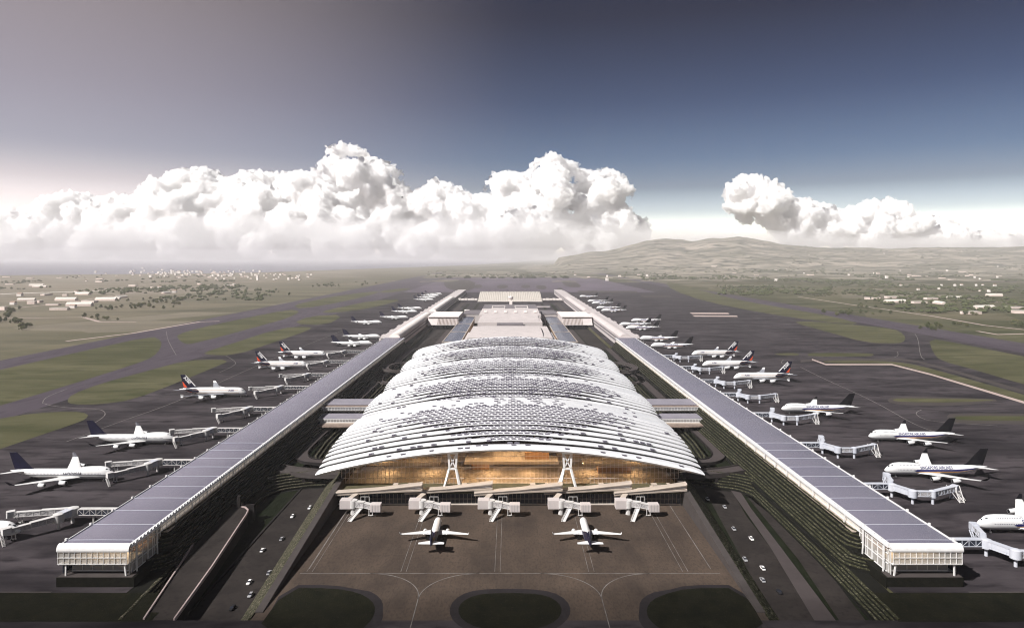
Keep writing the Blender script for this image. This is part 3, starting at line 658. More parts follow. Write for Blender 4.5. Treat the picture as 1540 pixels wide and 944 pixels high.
# ================================================================== glazed link bridges between pier and terminal
def skybridge(s, where):
    r = empty('skybridge', (0,0,0), 0, 'two-level covered footbridge linking the %s pier to the terminal roof edge'%where, 'skybridge')
    x0, x1 = (-174,-122) if s<0 else (122,174)
    for nm,y0,y1,z0,z1,m in (('upper_roof',634,660,13.6,14.1,'roof_lav'),('upper_wall',627,633.5,10.5,13.5,'brown'),('upper_deck',626,660,9.8,10.4,'beige'),
                             ('lower_roof',603,622,8.2,8.7,'roof_lav'),('lower_deck',596,626,4.6,5.2,'beige')):
        mb = MB(); mb.box(x0,x1,y0,y1,z0,z1); mb.build(nm,m,r)
    for (y,z0,z1) in ((625.6,10.4,13.5),(602.5,5.2,8.2)):
        mb = MB()
        for x in np.arange(x0,x1,2.6): mb.box(x,x+.3,y-.15,y+.15,z0,z1)
        for z in (z0,(z0+z1)/2,z1-.3): mb.box(x0,x1,y-.2,y+.2,z,z+.3)
        mb.build('window_frame','white',r)
        mb = MB(); mb.box(x0,x1,y+.4,y+.5,z0,z1); mb.build('glazing','bridge_glass',r)
    # curved front apron of the lower deck
    mb = MB(); pts = [(lerp(x0,x1,t), 596-9*math.sin(PI*(0.15+0.75*(t if s<0 else 1-t)))) for t in np.linspace(0,1,14)]
    mb.prism(pts+[(x1,596.5),(x0,596.5)],4.3,5.3); mb.build('curved_deck','brown',r)
    for x in (lerp(x0,x1,.2),lerp(x0,x1,.75)):
        mb = MB(); mb.cyl((x,612,FZ),(x,612,4.6),1.0); mb.build('column','white',r)
skybridge(-1,'left'); skybridge(1,'right')

# ================================================================== the main terminal
T = empty('terminal_building', (0,424,0), 0, 'large terminal under an arched white ribbed roof with warm lit glass front', 'airport terminal')
RY0, RY1 = 421.0, 983.0
WB = [RY0, 556, 660, 774, 880, RY1]
def wave(Y):
    for a,b in zip(WB[:-1],WB[1:]):
        if Y <= b: t = (Y-a)/(b-a); return t
    return 1.0
def roof_z(X, Y):
    t = wave(Y); w = 122+9*(Y-RY0)/(RY1-RY0)
    wv = 4.6*math.sin(.76*PI*min(1,max(0,t)))-1.4
    zc = 33.5+wv; ze = 17+0.5*wv
    a = X/w
    return zc-(zc-ze)*a*a
def half_w(Y):
    t = wave(Y); w = 121+9*(Y-RY0)/(RY1-RY0)
    return w+5.0*math.sin(.80*PI*t)-2.0
def tl(mb): # to terminal-local coordinates
    mb.v = [(x,y-424,z) for x,y,z in mb.v]; return mb
mb = MB(); xs = np.linspace(-1,1,33); rings = []
for Y in np.linspace(RY0+3,RY1-2,70): rings.append([(u*(half_w(Y)-3), Y, roof_z(u*(half_w(Y)-3),Y)-1.0) for u in xs])
rings2 = [r+[(p[0],p[1],p[2]-1.2) for p in r[::-1]] for r in rings]
mb.loft(rings2, closed=True); tl(mb).build('roof_shell','shell',T,smooth=True,angle=40)
def rib(Y, d, prof, m='rib'):
    xs = np.linspace(-1,1,49); rings = []
    hw = half_w(Y)
    for u in xs:
        kf = 1.0; X = u*hw; e = max(0,(abs(u)-0.965)/0.035); k = math.sqrt(max(0.0,1-e*e*0.75))
        z = roof_z(X, Y)
        kc = k
        if prof is P1 and len(prof)==11: t = wave(Y); ed = (lerp(.10,.70,sstep(0,.75,t)) if Y < WB[1] else lerp(.35,.72,sstep(-.1,.7,t))); kf = lerp(.10,1.0,sstep(ed-.18,ed+.15,abs(u))); kc = k*kf
        rings.append([(X, Y+(dy+(.11*(1-kf) if dy>=.40 else .03 if dy>=.4 else 0))*d, z+(1.4-(1.4-dz)*kc if kc<k else dz*k)-(1-k)*0.5) for dy,dz in prof])
    m_ = MB(); m_.loft(rings); return tl(m_).build('roof_rib', m, T, smooth=True, angle=60)
P1 = [(-.42,.26),(-.49,.31),(-.50,1.0),(-.43,1.28),(-.2,1.48),(.05,1.30),(.25,.72),(.40,.15),(.42,-.4),(.2,-1.0),(-.25,-.5)]
for a,b in zip(WB[:-1],WB[1:]):
    n = 9 if a==RY0 else 7
    Lw = (b-a)*0.74; d = Lw/n
    for i in range(n):
        rib(a+d*(i+.5), d, P1 if not (a==RY0 and i==0) else [(-.62,-1.1),(-.68,.0),(-.62,1.0),(-.45,1.45),(-.2,1.5),(.05,1.30),(.25,.72),(.40,.15),(.42,-.6),(-.45,-1.4)])
    # smooth white crest closing the wave
    n2 = 2
    d2 = (b-a)*0.26/n2
    for i in range(n2): rib(a+Lw+d2*(i+.5), d2, [(-.50,-.2),(-.52,.8),(-.44,1.25),(-.2,1.5),(.1,1.6),(.35,1.5),(.52,1.2),(.54,.2),(.45,-.6),(-.4,-.6)])
# shade panels: staggered hexagonal pads and dark skylight slits, four rows on every rib
pads = MB(); slits = MB(); row = 0
def surf(X, Yc, d, u, crest):          # height of the rib surface at fraction u of its depth
    if not crest:
        t = wave(Yc); ed = (lerp(.10,.70,sstep(0,.75,t)) if Yc < WB[1] else lerp(.35,.72,sstep(-.1,.7,t))); kc = lerp(.10,1.0,sstep(ed-.18,ed+.15,abs(X)/half_w(Yc)))
        return roof_z(X,Yc)+1.4-(1.4-float(np.interp(u,[0,.07,.30,.55,.75,.9],[1.05,1.28,1.48,1.30,.72,.15])))*kc
    if crest: return roof_z(X,Yc)+float(np.interp(u,[0,.06,.3,.6,.85,1],[.9,1.25,1.5,1.6,1.5,1.2]))
    return roof_z(X,Yc)+float(np.interp(u,[0,.07,.30,.55,.75,.9],[1.05,1.28,1.48,1.30,.72,.15]))
for wi,(A,B) in enumerate(zip(WB[:-1],WB[1:])):
    n = 9 if wi==0 else 7; Lw = (B-A)*.74; rows = []
    d = Lw/n
    for i in range(n):
        for u in (.03,.30,.78): rows.append((A+d*(i+.5), d, u, False))
    d2 = (B-A)*.26/2
    for i in range(2):
        for u in (.15,.5,.85): rows.append((A+Lw+d2*(i+.5), d2, u, True))
    for Yc,d_,u,crest in rows:
        Y = Yc+d_*(u-.5); t = (Y-A)/(B-A); w = half_w(Yc); xp = 4.4; row += (0 if u < .1 else 1)
        nn = int(w*2/xp)
        for i in range(-nn//2, nn//2+1):
            X = i*xp+(xp/2 if row%2 else 0); a = abs(X)/w
            if a > .93: continue
            n1 = noise.noise((X*.07,Y*.07,3.1+wi)); n2 = noise.noise((X*.16,Y*.2,9.0)); n3 = noise.noise((X*.02,Y*.02,1.0))
            if not crest:
                edge = lerp(.22,.78,sstep(-.05,.75,t)) if wi==0 else lerp(.42,.82,sstep(-.1,.7,t))
                p = 1-sstep(edge-.22, edge+.10, a+n1*.26)
                if p < .98: p *= sstep(-.25,.25,n2+.5*(edge-a)/.2)
                if u < .2 and a < .78 and t < .6: p = max(p,.16)        # nodes along the lip of the front ribs
                if wi==0 and t < .1: p *= .25
            else:
                tt = (t-.74)/.26
                p = .62*(1-sstep(.02,.14,a+.5*n1)) + (1-sstep(lerp(.45,.1,tt),lerp(.84,.35,tt),a))*(1 if n2 > lerp(-.1,.30,tt) else 0)*lerp(.95,.2,sstep(.1,.6,tt))
                if .3 < a < .82 and n2 > .22+.3*tt: p = max(p,.8)
            if u < .1:      # grey nodes hanging on the rib lips, only where the ribs show
                kk = sstep(.1,.5,p) if wi==0 else 0
                p = .22*(1-kk)*(1 if a < .8 else .2)*(1 if t < .62 else .3) if n2 > -.15 else 0
            if random.random() > p: continue
            sl = -2*(X/w/w)*16.5; z = surf(X,Yc,d_,u,crest)
            hx = 1.62*random.uniform(.92,1.06); f_, b_ = 1.5, 1.9; lift = (random.uniform(.72,.95) if wi < 2 else random.uniform(.5,.7)) if u > .1 else .85
            # hood: raised front edge with a dark opening below it, running down to the roof behind
            pts = [(-hx*.72,-f_,lift),(hx*.72,-f_,lift),(hx,-.1,lift*.72),(hx*.6,b_,.12),(-hx*.6,b_,.12),(-hx,-.1,lift*.72)]
            top = [(X+px_, Y+py_, z+sl*px_+pz) for px_,py_,pz in pts]; bot = [(X+px_*.96, Y+py_*(.9 if py_<0 else 1), z+sl*px_-.35) for px_,py_,pz in pts]
            pads.add(top+bot,[(0,1,2,3,4,5)]+[(k,6+k,6+(k+1)%6,(k+1)%6) for k in (1,2,3,4)])
            slits.add([top[0],top[1],bot[1],bot[0],top[5],bot[5]],[(3,2,1,0),(5,3,0,4)])
o = tl(pads).build('shade_panels','pad',T); o['kind'] = 'stuff'
o = tl(slits).build('skylight_slits','slit',T); o['kind'] = 'stuff'
# front facade: curtain wall following the arch, mullions, interior
fy = 430.0
N = 60; xsf = np.linspace(-106,106,N)
mb = MB()
mb.loft([[(x,fy,8.2),(x,fy,roof_z(x,fy)-1.8)] for x in xsf], closed=False); tl(mb).build('glass_facade','glass',T,recalc=False)
mb = MB()
for x in np.linspace(-106,106,85): mb.box(x-.07,x+.07,fy-.35,fy-.05,8.2,roof_z(x,fy)-2.2)
for z in (11.5,15,18.5,22,25.5,29):
    hw = [x for x in np.linspace(-106,106,425) if roof_z(x,fy)-2.4 > z]
    if hw: mb.box(min(hw),max(hw),fy-.32,fy-.08,z,z+.16)
tl(mb).build('facade_mullions','beige2',T)
mb = MB(); mb.box(-106.5,106.5,fy-14,fy+60,7.4,8.1); tl(mb).build('terrace_floor','olive',T)
mb = MB(); mb.box(-104,104,fy+.2,fy+58,8.12,8.3); tl(mb).build('hall_floor','beige',T)
mb = MB(); mb.loft([[(x,fy+45,8.2),(x,fy+45,roof_z(x,fy+45)-3)] for x in xsf],closed=False); tl(mb).build('hall_back_wall','beige',T,recalc=False)
for x0,x1,y0,z in ((-92,-46,14,15.2),(-30,32,16,15.4),(48,94,13,15.2),(-60,-12,26,21.2),(14,66,26,21.2)):
    mb = MB(); mb.box(x0,x1,fy+y0,fy+44,z,z+.7); tl(mb).build('gallery_floor','beige',T)
    mb = MB(); mb.box(x0,x1,fy+y0-.3,fy+y0-.1,z+.7,z+2.0); tl(mb).build('gallery_balustrade','beige',T)
for x0,x1,y0,z0,z1 in ((-88,-70,24,15.9,20.5),(-26,-14,28,8.3,14),(10,26,25,16.1,20.6),(58,80,20,8.3,13.5)):
    mb = MB(); mb.box(x0,x1,fy+y0,fy+y0+9,z0,z1); tl(mb).build('shop_pavilion','wood',T)
for x in (-84,-58,-28,-14,0,14,28,56,82):
    for y in (6,20,34):
        zt = roof_z(x,fy+y)-4.5
        mb = MB(); k_ = 3.6 if abs(x)<30 else 1.6; mb.box(x-k_,x+k_,fy+y-.7,fy+y+.7,zt,zt+.3); tl(mb).build('ceiling_lamp','lamp',T)
for x in (-80,-52,-12,12,52,80):
    mb = MB(); mb.box(x-4,x+4,fy+20,fy+21,14.6,14.9); tl(mb).build('gallery_lamp','lamp',T)
# soffit brackets under the eave
for x in np.linspace(-108,108,19):
    if abs(x) > 40:
        z = roof_z(x,424)-1.6
        mb = MB(); mb.bar((x,422.5,z-.3),(x+1.2*(1 if x<0 else -1),429.5,z-2.6),.45); mb.bar((x+1,422.5,z-.3),(x-1.2,429.5,z-2.6),.3); tl(mb).build('eave_bracket','white',T)
# two big A-shaped trestles carrying the eave
for xc in (-35.5,35.5):
    zt = roof_z(xc,424)-1.4
    mb = MB()
    for sx in (-1,1):
        for yy in (416.5,427.0):
            mb.bar((xc+sx*5.2,yy,8.0),(xc+sx*2.0,422.5,20),1.15); 
        mb.bar((xc+sx*2.0,422.5,20),(xc+sx*2.6,422.5,zt),1.2)
        mb.bar((xc+sx*2.0,422.5,20),(xc-sx*2.6,422.5,zt),.7)
    mb.box(xc-3.3,xc+3.3,421.7,423.3,zt-.6,zt+.4); mb.box(xc-2.6,xc+2.6,421.9,423.1,19.3,20.4)
    tl(mb).build('trestle_column','white',T)
# podium front: glass strip, base line, roof terrace edge
mb = MB(); mb.box(-106,106,416.4,416.7,0.6,6.6); tl(mb).build('podium_glazing','bridge_dark',T)
mb = MB(); mb.box(-106,-66,417.5,418,0.6,6.6); tl(mb).build('podium_lit_wall','wood',T)
mb = MB()
for x in np.arange(-106,106.1,2.5): mb.box(x-.09,x+.09,416.05,416.35,0.6,6.6)
mb.box(-106,106,416.02,416.37,3.4,3.6); tl(mb).build('podium_mullions','beige',T)
mb = MB(); mb.box(-106.4,106.4,415.4,417.5,0.05,0.65); tl(mb).build('podium_base','line_w',T)
mb = MB(); mb.box(-106.4,106.4,415.6,430,6.6,7.35); tl(mb).build('podium_roof','olive',T)
# five overlapping sloped boarding galleries along the front
for k in range(5):
    x0 = -105.5+k*42.0; x1 = x0+53 if k<4 else x0+46
    if k==4: x1 = min(x1,106)
    mb = MB()
    zo = .8
    secs = [(x0,7.0,1.9),(lerp(x0,x1,.5),8.7,2.1),(x1-1,10.6,3.3),(x1,10.8,3.5)]
    yb = 412.2-0.6*k*0
    off = 2.2*(k%2)
    mb.loft([[(x,408.6+off,z+h*.62),(x,413.0+off,z+h*.62),(x,413.4+off,z+h),(x,409.0+off,z+h*1.04),(x,408.4+off,z+h*.85)] for x,z,h in [(q,w_+zo,e) for q,w_,e in secs]])
    mb.loft([[(x,408.6+off,z-.1),(x,413.0+off,z-.1),(x,413.0+off,z+h*.28),(x,408.5+off,z+h*.28)] for x,z,h in [(q,w_+zo-.8*(i>1),e) for i,(q,w_,e) in enumerate(secs)]])
    mb.loft([[(x,409.4+off,z+h*.2),(x,412.6+off,z+h*.2),(x,412.6+off,z+h*.7),(x,409.4+off,z+h*.7)] for x,z,h in [(q,w_+zo-.2,e) for q,w_,e in secs]])
    tl(mb).build('sloped_gallery','beige',T,bevel=0)
    mb = MB(); mb.loft([[(x,409.2+off,z+h*.26),(x,409.38+off,z+h*.26),(x,409.38+off,z+h*.64),(x,409.2+off,z+h*.64)] for x,z,h in [(q,w_+zo-.1,e) for q,w_,e in secs[:3]]]); tl(mb).build('gallery_window','bridge_glass',T)
    mb = MB(); xe = x1-2
    mb.box(xe-18,xe,415+off,421,9.6,10.1); mb.box(xe-17,xe-6,416.5,420.5,10.1,11.8); tl(mb).build('gallery_roof_deck','beige',T)
    mb = MB(); mb.box(xe-14,xe-8,417,420,11.85,12.0); tl(mb).build('roof_light','olive',T)
# side walls under the roof edge
for s in (-1,1):
    mb = MB(); mb.loft([[(s*106.4,y,-6),(s*106.4,y,roof_z(106,y)-2.2),(s*107,y,roof_z(106,y)-2.2),(s*107,y,-6)] for y in np.linspace(430,RY1-4,12)]); tl(mb).build('side_wall','conc_d',T)
mb = MB(); mb.loft([[(x,RY1-3,-5),(x,RY1-3,roof_z(x,RY1-3)-1.7)] for x in xsf],closed=False); tl(mb).build('rear_wall','beige2',T,recalc=False)
# ================================================================== airliners (nose at the origin, pointing +x; tail towards -x; wheels on z=0)
def make_profile(tab):
    xs = [t[0] for t in tab]
    def prof(x):
        x = max(xs[0], min(xs[-1], x))
        return tuple(float(np.interp(x, xs, [t[k] for t in tab])) for k in (1,2,3))
    return prof
JUMBO = dict(kind='jumbo', prof=[(0,.05,4.7,4.9),(.5,.75,4.0,5.5),(1.5,1.4,3.3,6.6),(3,2.0,2.7,7.9),(5,2.6,2.3,9.2),(7,2.95,2.1,9.8),(10,3.2,2.0,10.05),(16,3.25,2.0,10.0),(20,3.25,2.0,9.75),(24,3.25,2.0,9.1),(27,3.25,2.0,8.6),(30,3.25,2.0,8.4),
      (49,3.25,2.0,8.4),(54,2.9,2.7,8.4),(60,2.1,4.2,8.3),(65,1.2,5.6,8.0),(69,.55,6.5,7.5),(70.6,.15,6.9,7.2)],
   wing=[(2.0,21.5,37.0,3.3,.085),(3.2,22.5,36.6,3.4,.085),(12.3,30.2,40.2,4.5,.07),(22,37.6,44.3,5.9,.06),(31,44.4,48.4,7.3,.055)],
   winglet=(31,44.4,48.4,7.3,33.0,48.2,49.8,10.0), engines=[(11.9,25.2,2.55,1.35,5.6),(21.0,33.0,4.0,1.3,5.6)],
   tailp=[(1.0,59.0,67.6,7.0,.07),(11.0,67.6,71.0,8.3,.06)], fin=[(7.9,53.5,67.3),(9.4,56.2,67.9),(19.4,65.9,71.2)], fint=.45,
   gear=[(7.8,0)],mgear=[(33.5,5.4),(33.5,-5.4),(36.0,1.9),(36.0,-1.9)], cockpit=(3.1,5.2,8.15,8.85), floors=[(5.9,8,62)], upper=(8.7,9.5,24))
SUPER = dict(kind='super', prof=[(0,.05,4.3,4.5),(.6,1.0,3.4,5.4),(2,2.0,2.8,7.0),(4,2.8,2.5,8.9),(6,3.2,2.3,9.9),(9,3.5,2.2,10.5),(13,3.57,2.2,10.65),(46,3.57,2.2,10.65),(52,3.2,2.8,10.6),(59,2.4,4.4,10.3),(65,1.5,6.2,9.8),(70,.7,7.6,9.1),(72.7,.15,8.2,8.7)],
   wing=[(2.0,22,40.5,3.4,.09),(3.5,23.5,40.2,3.6,.09),(13.5,31.5,42.0,5.3,.075),(26,40.6,47.4,7.0,.06),(38.5,48.6,52.6,8.6,.05)],
   winglet=(38.5,48.6,52.6,8.6,39.3,50.6,53.2,10.6), engines=[(14.6,26.2,2.9,1.75,6.4),(25.8,34.6,4.4,1.7,6.2)],
   tailp=[(1.0,60.5,70.0,8.6,.07),(15.0,68.5,72.6,10.2,.055)], fin=[(10.2,52.5,67.8),(11.6,54.6,68.2),(24.1,66.2,71.6)], fint=.5,
   gear=[(6.5,0)],mgear=[(34,6.2),(34,-6.2),(37,2.4),(37,-2.4)], cockpit=(3.0,4.6,7.25,8.1), floors=[(5.6,7,60),(8.5,8,58)], upper=None)
TWIN = dict(kind='twin', prof=[(0,.05,3.2,3.35),(.5,.7,2.7,4.1),(1.6,1.3,2.2,5.0),(3.2,1.75,1.9,5.75),(5,1.95,1.8,5.9),(25,1.98,1.8,5.9),(29,1.7,2.3,5.9),(33,1.0,3.5,5.8),(36,.45,4.4,5.6),(37.6,.1,4.9,5.2)],
   wing=[(1.2,11.5,18.6,2.6,.10),(1.95,12.0,18.4,2.7,.10),(6.4,14.6,18.6,3.1,.085),(17.0,20.6,22.2,4.2,.07)],
   winglet=(17.0,20.6,22.2,4.2,17.35,21.4,22.6,5.2), engines=[(5.8,10.6,1.75,1.05,4.4)],
   tailp=[(.6,31.2,35.6,5.0,.08),(6.2,34.6,36.6,5.5,.07)], fin=[(5.6,28.6,35.2),(6.6,30.0,35.6),(11.8,34.0,37.2)], fint=.28,
   gear=[(5.0,0)],mgear=[(17.8,3.7),(17.8,-3.7)], cockpit=(1.7,2.9,4.75,5.25), floors=[(4.3,6,29)], upper=None)
def sect(P, x, n=28):
    hw, zb, zt = P(x); zc = (zb+zt)/2; h = (zt-zb)/2
    return [(-x, hw*math.cos(2*PI*i/n), zc+h*math.sin(2*PI*i/n)) for i in range(n)]
def skin_y(P, x, z, off=.03):
    hw, zb, zt = P(x); zc = (zb+zt)/2; h = (zt-zb)/2
    s = max(-.985, min(.985, (z-zc)/h)); return hw*math.sqrt(1-s*s)+off
def skin_strip(mb, P, x0, x1, zlo, zhi, side, nx=20, nz=3, off=.035):   # patch lying on the fuselage skin
    g = []
    for i in range(nx+1):
        x = lerp(x0,x1,i/nx); a = zlo(x) if callable(zlo) else zlo; b = zhi(x) if callable(zhi) else zhi
        g.append([(-x, side*skin_y(P,x,lerp(a,b,k/nz),off), lerp(a,b,k/nz)) for k in range(nz+1)])
    o = len(mb.v); w = nz+1
    for r in g: mb.v += r
    for i in range(nx):
        for k in range(nz): mb.f.append((o+i*w+k, o+(i+1)*w+k, o+(i+1)*w+k+1, o+i*w+k+1))
def aero(xle, xte, y, z, tk):
    c = xte-xle; out = []
    for f,t in ((0,0),(.03,.35),(.12,.75),(.32,1),(.6,.75),(.85,.33),(1,.03)): out.append((-(xle+f*c), y, z+t*tk*c*.62))
    for f,t in ((.85,.15),(.6,.38),(.32,.55),(.12,.45),(.03,.22)): out.append((-(xle+f*c), y, z-t*tk*c*.62))
    return out
def text_mesh(txt, size, shear=0.0, bold=0.0, spacing=1.0):
    cu = bpy.data.curves.new('lettering','FONT'); cu.body = txt; cu.size = size; cu.shear = shear; cu.offset = bold; cu.resolution_u = 3; cu.space_character = spacing
    o = bpy.data.objects.new('lettering', cu); COL.objects.link(o)
    dg = bpy.context.evaluated_depsgraph_get(); me = bpy.data.meshes.new_from_object(o.evaluated_get(dg))
    bpy.data.objects.remove(o); bpy.data.curves.remove(cu)
    bm = bmesh.new(); bm.from_mesh(me); bpy.data.meshes.remove(me)
    bmesh.ops.triangulate(bm, faces=bm.faces)
    h = size*.8
    for k in range(1,6):
        bmesh.ops.bisect_plane(bm, geom=list(bm.verts)+list(bm.edges)+list(bm.faces), plane_co=(0,h*k/6-.05*size,0), plane_no=(0,1,0))
    bmesh.ops.triangulate(bm, faces=bm.faces)
    xs = [v.co.x for v in bm.verts]
    return bm, min(xs), max(xs)
def skin_text(root, P, txt, size, xc, z, m, shear=0, bold=0.0, spacing=1.0, name='lettering'):
    for side in (-1,1):
        bm, a, b = text_mesh(txt, size, shear, bold, spacing); mid = (a+b)/2
        for v in bm.verts:
            x, zz = v.co.x-mid, v.co.y+z
            lx = (-xc + x) if side < 0 else (-xc - x)
            v.co = (lx, side*skin_y(P,-lx,zz,.06), zz)
        me = bpy.data.meshes.new(name); bm.to_mesh(me); bm.free(); me.materials.append(M[m])
        o = bpy.data.objects.new(name, me); COL.objects.link(o); o.parent = root
def airliner(spec, name, body, wing_m, tip_m, fin_m, livery):
    P = make_profile(spec['prof']); r = empty(name)
    xs = sorted(set([t[0] for t in spec['prof']]+list(np.linspace(.1,spec['prof'][-1][0]-.1,40))))
    mb = MB(); mb.loft([sect(P,x) for x in xs]); mb.build('fuselage', body, r, smooth=True, angle=60)
    # belly fairing
    w0 = spec['wing'][0]; mb = MB(); L0, L1 = w0[1]-3, w0[2]+5
    mb.loft([[(-lerp(L0,L1,t), (P(lerp(L0,L1,t))[0]*.99)*math.sin(PI*t)**.35*math.cos(2*PI*i/16), P(20)[1]+1.0+1.35*math.sin(PI*t)**.4*math.sin(2*PI*i/16)) for i in range(16)] for t in np.linspace(.01,.99,12)])
    mb.build('belly_fairing', wing_m if livery!='twin' else body, r, smooth=True)
    for s in (-1,1):
        mb = MB(); mb.loft([aero(a,b,s*y,z,t) for y,a,b,z,t in spec['wing']]); w = mb.build('wing', wing_m, r, smooth=True, angle=35)
        y0,a0,b0,z0,y1,a1,b1,z1 = spec['winglet']
        mb = MB(); mb.loft([[(-a0,s*y0,z0),(-(a0+b0)/2,s*(y0+.12),z0+.1),(-b0,s*y0,z0),(-(a0+b0)/2,s*(y0-.12),z0)],[(-a1,s*y1,z1),(-(a1+b1)/2,s*(y1+.08),z1),(-b1,s*y1,z1),(-(a1+b1)/2,s*(y1-.08),z1)]])
        if spec['kind']=='super': mb.loft([[(-a0-1,s*y0,z0),(-(a0+b0)/2,s*(y0+.1),z0),(-b0,s*y0,z0),(-(a0+b0)/2,s*(y0-.1),z0)],[(-a0-2.4,s*(y0+.5),z0-1.3),(-(a0+b0)/2,s*(y0+.55),z0-1.3),(-b0,s*(y0+.5),z0-1.3),(-(a0+b0)/2,s*(y0+.45),z0-1.3)]])
        mb.build('winglet', tip_m, w)
        for (y,xf,z,rad,ln) in spec['engines']:
            mb = MB(); pr = [(0,.86),(.04,1.0),(.25,1.08),(.55,1.02),(.78,.80),(.79,.62),(1.0,.34)]
            mb.loft([[(-(xf+f*ln), s*y+k*rad*math.cos(2*PI*i/18), z+k*rad*math.sin(2*PI*i/18)) for i in range(18)] for f,k in pr])
            wz = float(np.interp(y,[q[0] for q in spec['wing']],[q[3] for q in spec['wing']])); wl = float(np.interp(y,[q[0] for q in spec['wing']],[q[1] for q in spec['wing']]))
            mb.loft([[(-(xf+ln*.2),s*y-.2,z+rad*.95),(-(xf+ln*.2),s*y+.2,z+rad*.95),(-(xf+ln*.9),s*y+.2,z+rad*.4),(-(xf+ln*.9),s*y-.2,z+rad*.4)],
                     [(-(wl+.2),s*y-.2,wz+.15),(-(wl+.2),s*y+.2,wz+.15),(-(wl+5),s*y+.2,wz),(-(wl+5),s*y-.2,wz)]])
            en = mb.build('engine', 'plane_white', w, smooth=True, angle=50)
            mb = MB(); mb.cyl((-(xf+.25),s*y,z),(-(xf-.02),s*y,z),rad*.80,n=16); mb.build('intake_fan','black',w)
            mb = MB(); mb.loft([[(-(xf+f), s*y+k*rad*math.cos(2*PI*i/18), z+k*rad*math.sin(2*PI*i/18)) for i in range(18)] for f,k in ((-.06,.84),(-.1,.95),(.12,1.03))],cap=False); mb.build('intake_lip','metal',w,smooth=True)
        mb = MB(); mb.loft([aero(a,b,s*y,z,t) for y,a,b,z,t in spec['tailp']]); mb.build('tailplane', wing_m, r, smooth=True, angle=35)
    # fin: flat-sided section so that lettering lies on it
    def finsec(z,a,b,k): 
        c = b-a; return [(-a,0,z),(-(a+.18*c),k,z),(-(a+.72*c),k,z),(-b,0,z),(-(a+.72*c),-k,z),(-(a+.18*c),-k,z)]
    f = spec['fin']; ft = spec['fint']
    mb = MB(); mb.loft([finsec(f[0][0]-.6,f[0][1]-1,f[0][2],ft),finsec(*f[0],ft),finsec(*f[1],ft*.95),finsec(*f[2],ft*.45)]); fin = mb.build('fin', fin_m, r)
    zf0, zf1 = f[1][0], f[2][0]
    def fin_k(z): return lerp(ft*.95, ft*.45, (z-zf0)/(zf1-zf0))
    def fin_x(z, u): t = (z-zf0)/(zf1-zf0); return lerp(lerp(f[1][1],f[2][1],t), lerp(f[1][2],f[2][2],t), u)
    # gear
    for (x,y) in spec['gear']:
        mb = MB(); zb = P(x)[1]; mb.cyl((-x,0,zb+.4),(-x,0,.55),.16); 
        for s in (-.35,.35): mb.cyl((-x,s-.15,.55),(-x,s+.15,.55),.55,n=14)
        mb.build('nose_gear','metal',r)
    for (x,y) in spec['mgear']:
        mb = MB(); mb.cyl((-x,y,3.0),(-x,y,.6),.24)
        for dx in ((-.75,.75) if spec['kind']!='twin' else (0,)):
            for s in (-.55,.55): mb.cyl((-x+dx,y+s-.2,.62),(-x+dx,y+s+.2,.62),.62,n=14)
        mb.build('main_gear','tyre',r)
    # cockpit glazing and cabin windows
    x0,x1,z0,z1 = spec['cockpit']; mb = MB()
    for s in (-1,1): skin_strip(mb,P,x0*.72,x1,lambda x:lerp(z0,z0+.15,(x-x0)/(x1-x0)),lambda x: min(P(x)[2]-.25, lerp(z1-.5,z1,(x-x0*.72)/(x1-x0*.72))),s,8,3,.045)
    mb.build('cockpit_window','window',r)
    mb = MB()
    for (z,xa,xb) in spec['floors']+([(spec['upper'][0],spec['upper'][1],spec['upper'][2])] if spec['upper'] else []):
        for s in (-1,1):
            x = xa
            while x < xb:
                skin_strip(mb,P,x,x+.42,z-.24,z+.26,s,1,1,.05); x += .95
    mb.build('window_row', 'winrow' if livery!='super' else 'winrow_tan', r)
    if livery == 'super':       # door outlines in the warm line
        mb = MB()
        for (z,xa,xb) in spec['floors']:
            for s in (-1,1):
                skin_strip(mb,P,xa,xb,z-.55,z-.35,s,50,1,.04)
        mb.build('deck_line','winrow_tan',r)
        skin_text(r,P,'A380',2.7,15.5,7.0,'navy2',0.15,.05)
        for side in (-1,1):      # fin lettering runs along the leading edge
            bm,a,b = text_mesh('A380',4.3,0,.09,1.0)
            dx, dz = f[2][1]-f[1][1], f[2][0]-f[1][0]; ln = math.hypot(dx,dz); dx, dz = dx/ln, dz/ln       # up the leading edge
            zs = 23.4 if side < 0 else 23.4-dz*(b-a)
            for v in bm.verts:
                al = v.co.x-a; hh = v.co.y-3.75; sg = -1 if side < 0 else 1
                lx = -(f[1][1]+(zs-f[1][0])*dx/dz) + sg*(-dx)*al + dz*hh; lz = zs + sg*dz*al + dx*hh
                v.co = (lx, side*(fin_k(min(24,lz))+.06), lz)
            me = bpy.data.meshes.new('lettering'); bm.to_mesh(me); bm.free(); me.materials.append(M['plane_white'])
            o = bpy.data.objects.new('lettering',me); COL.objects.link(o); o.parent = r
        for s in (-1,1):
            mb = MB(); mb.loft([[(-fin_x(z,-.01),s*.06,z),(-fin_x(z,.09),s*(fin_k(z)*.55+.07),z)] for z in (12,16,20,23.6)],closed=False); mb.build('fin_edge','plane_white',r,recalc=False)
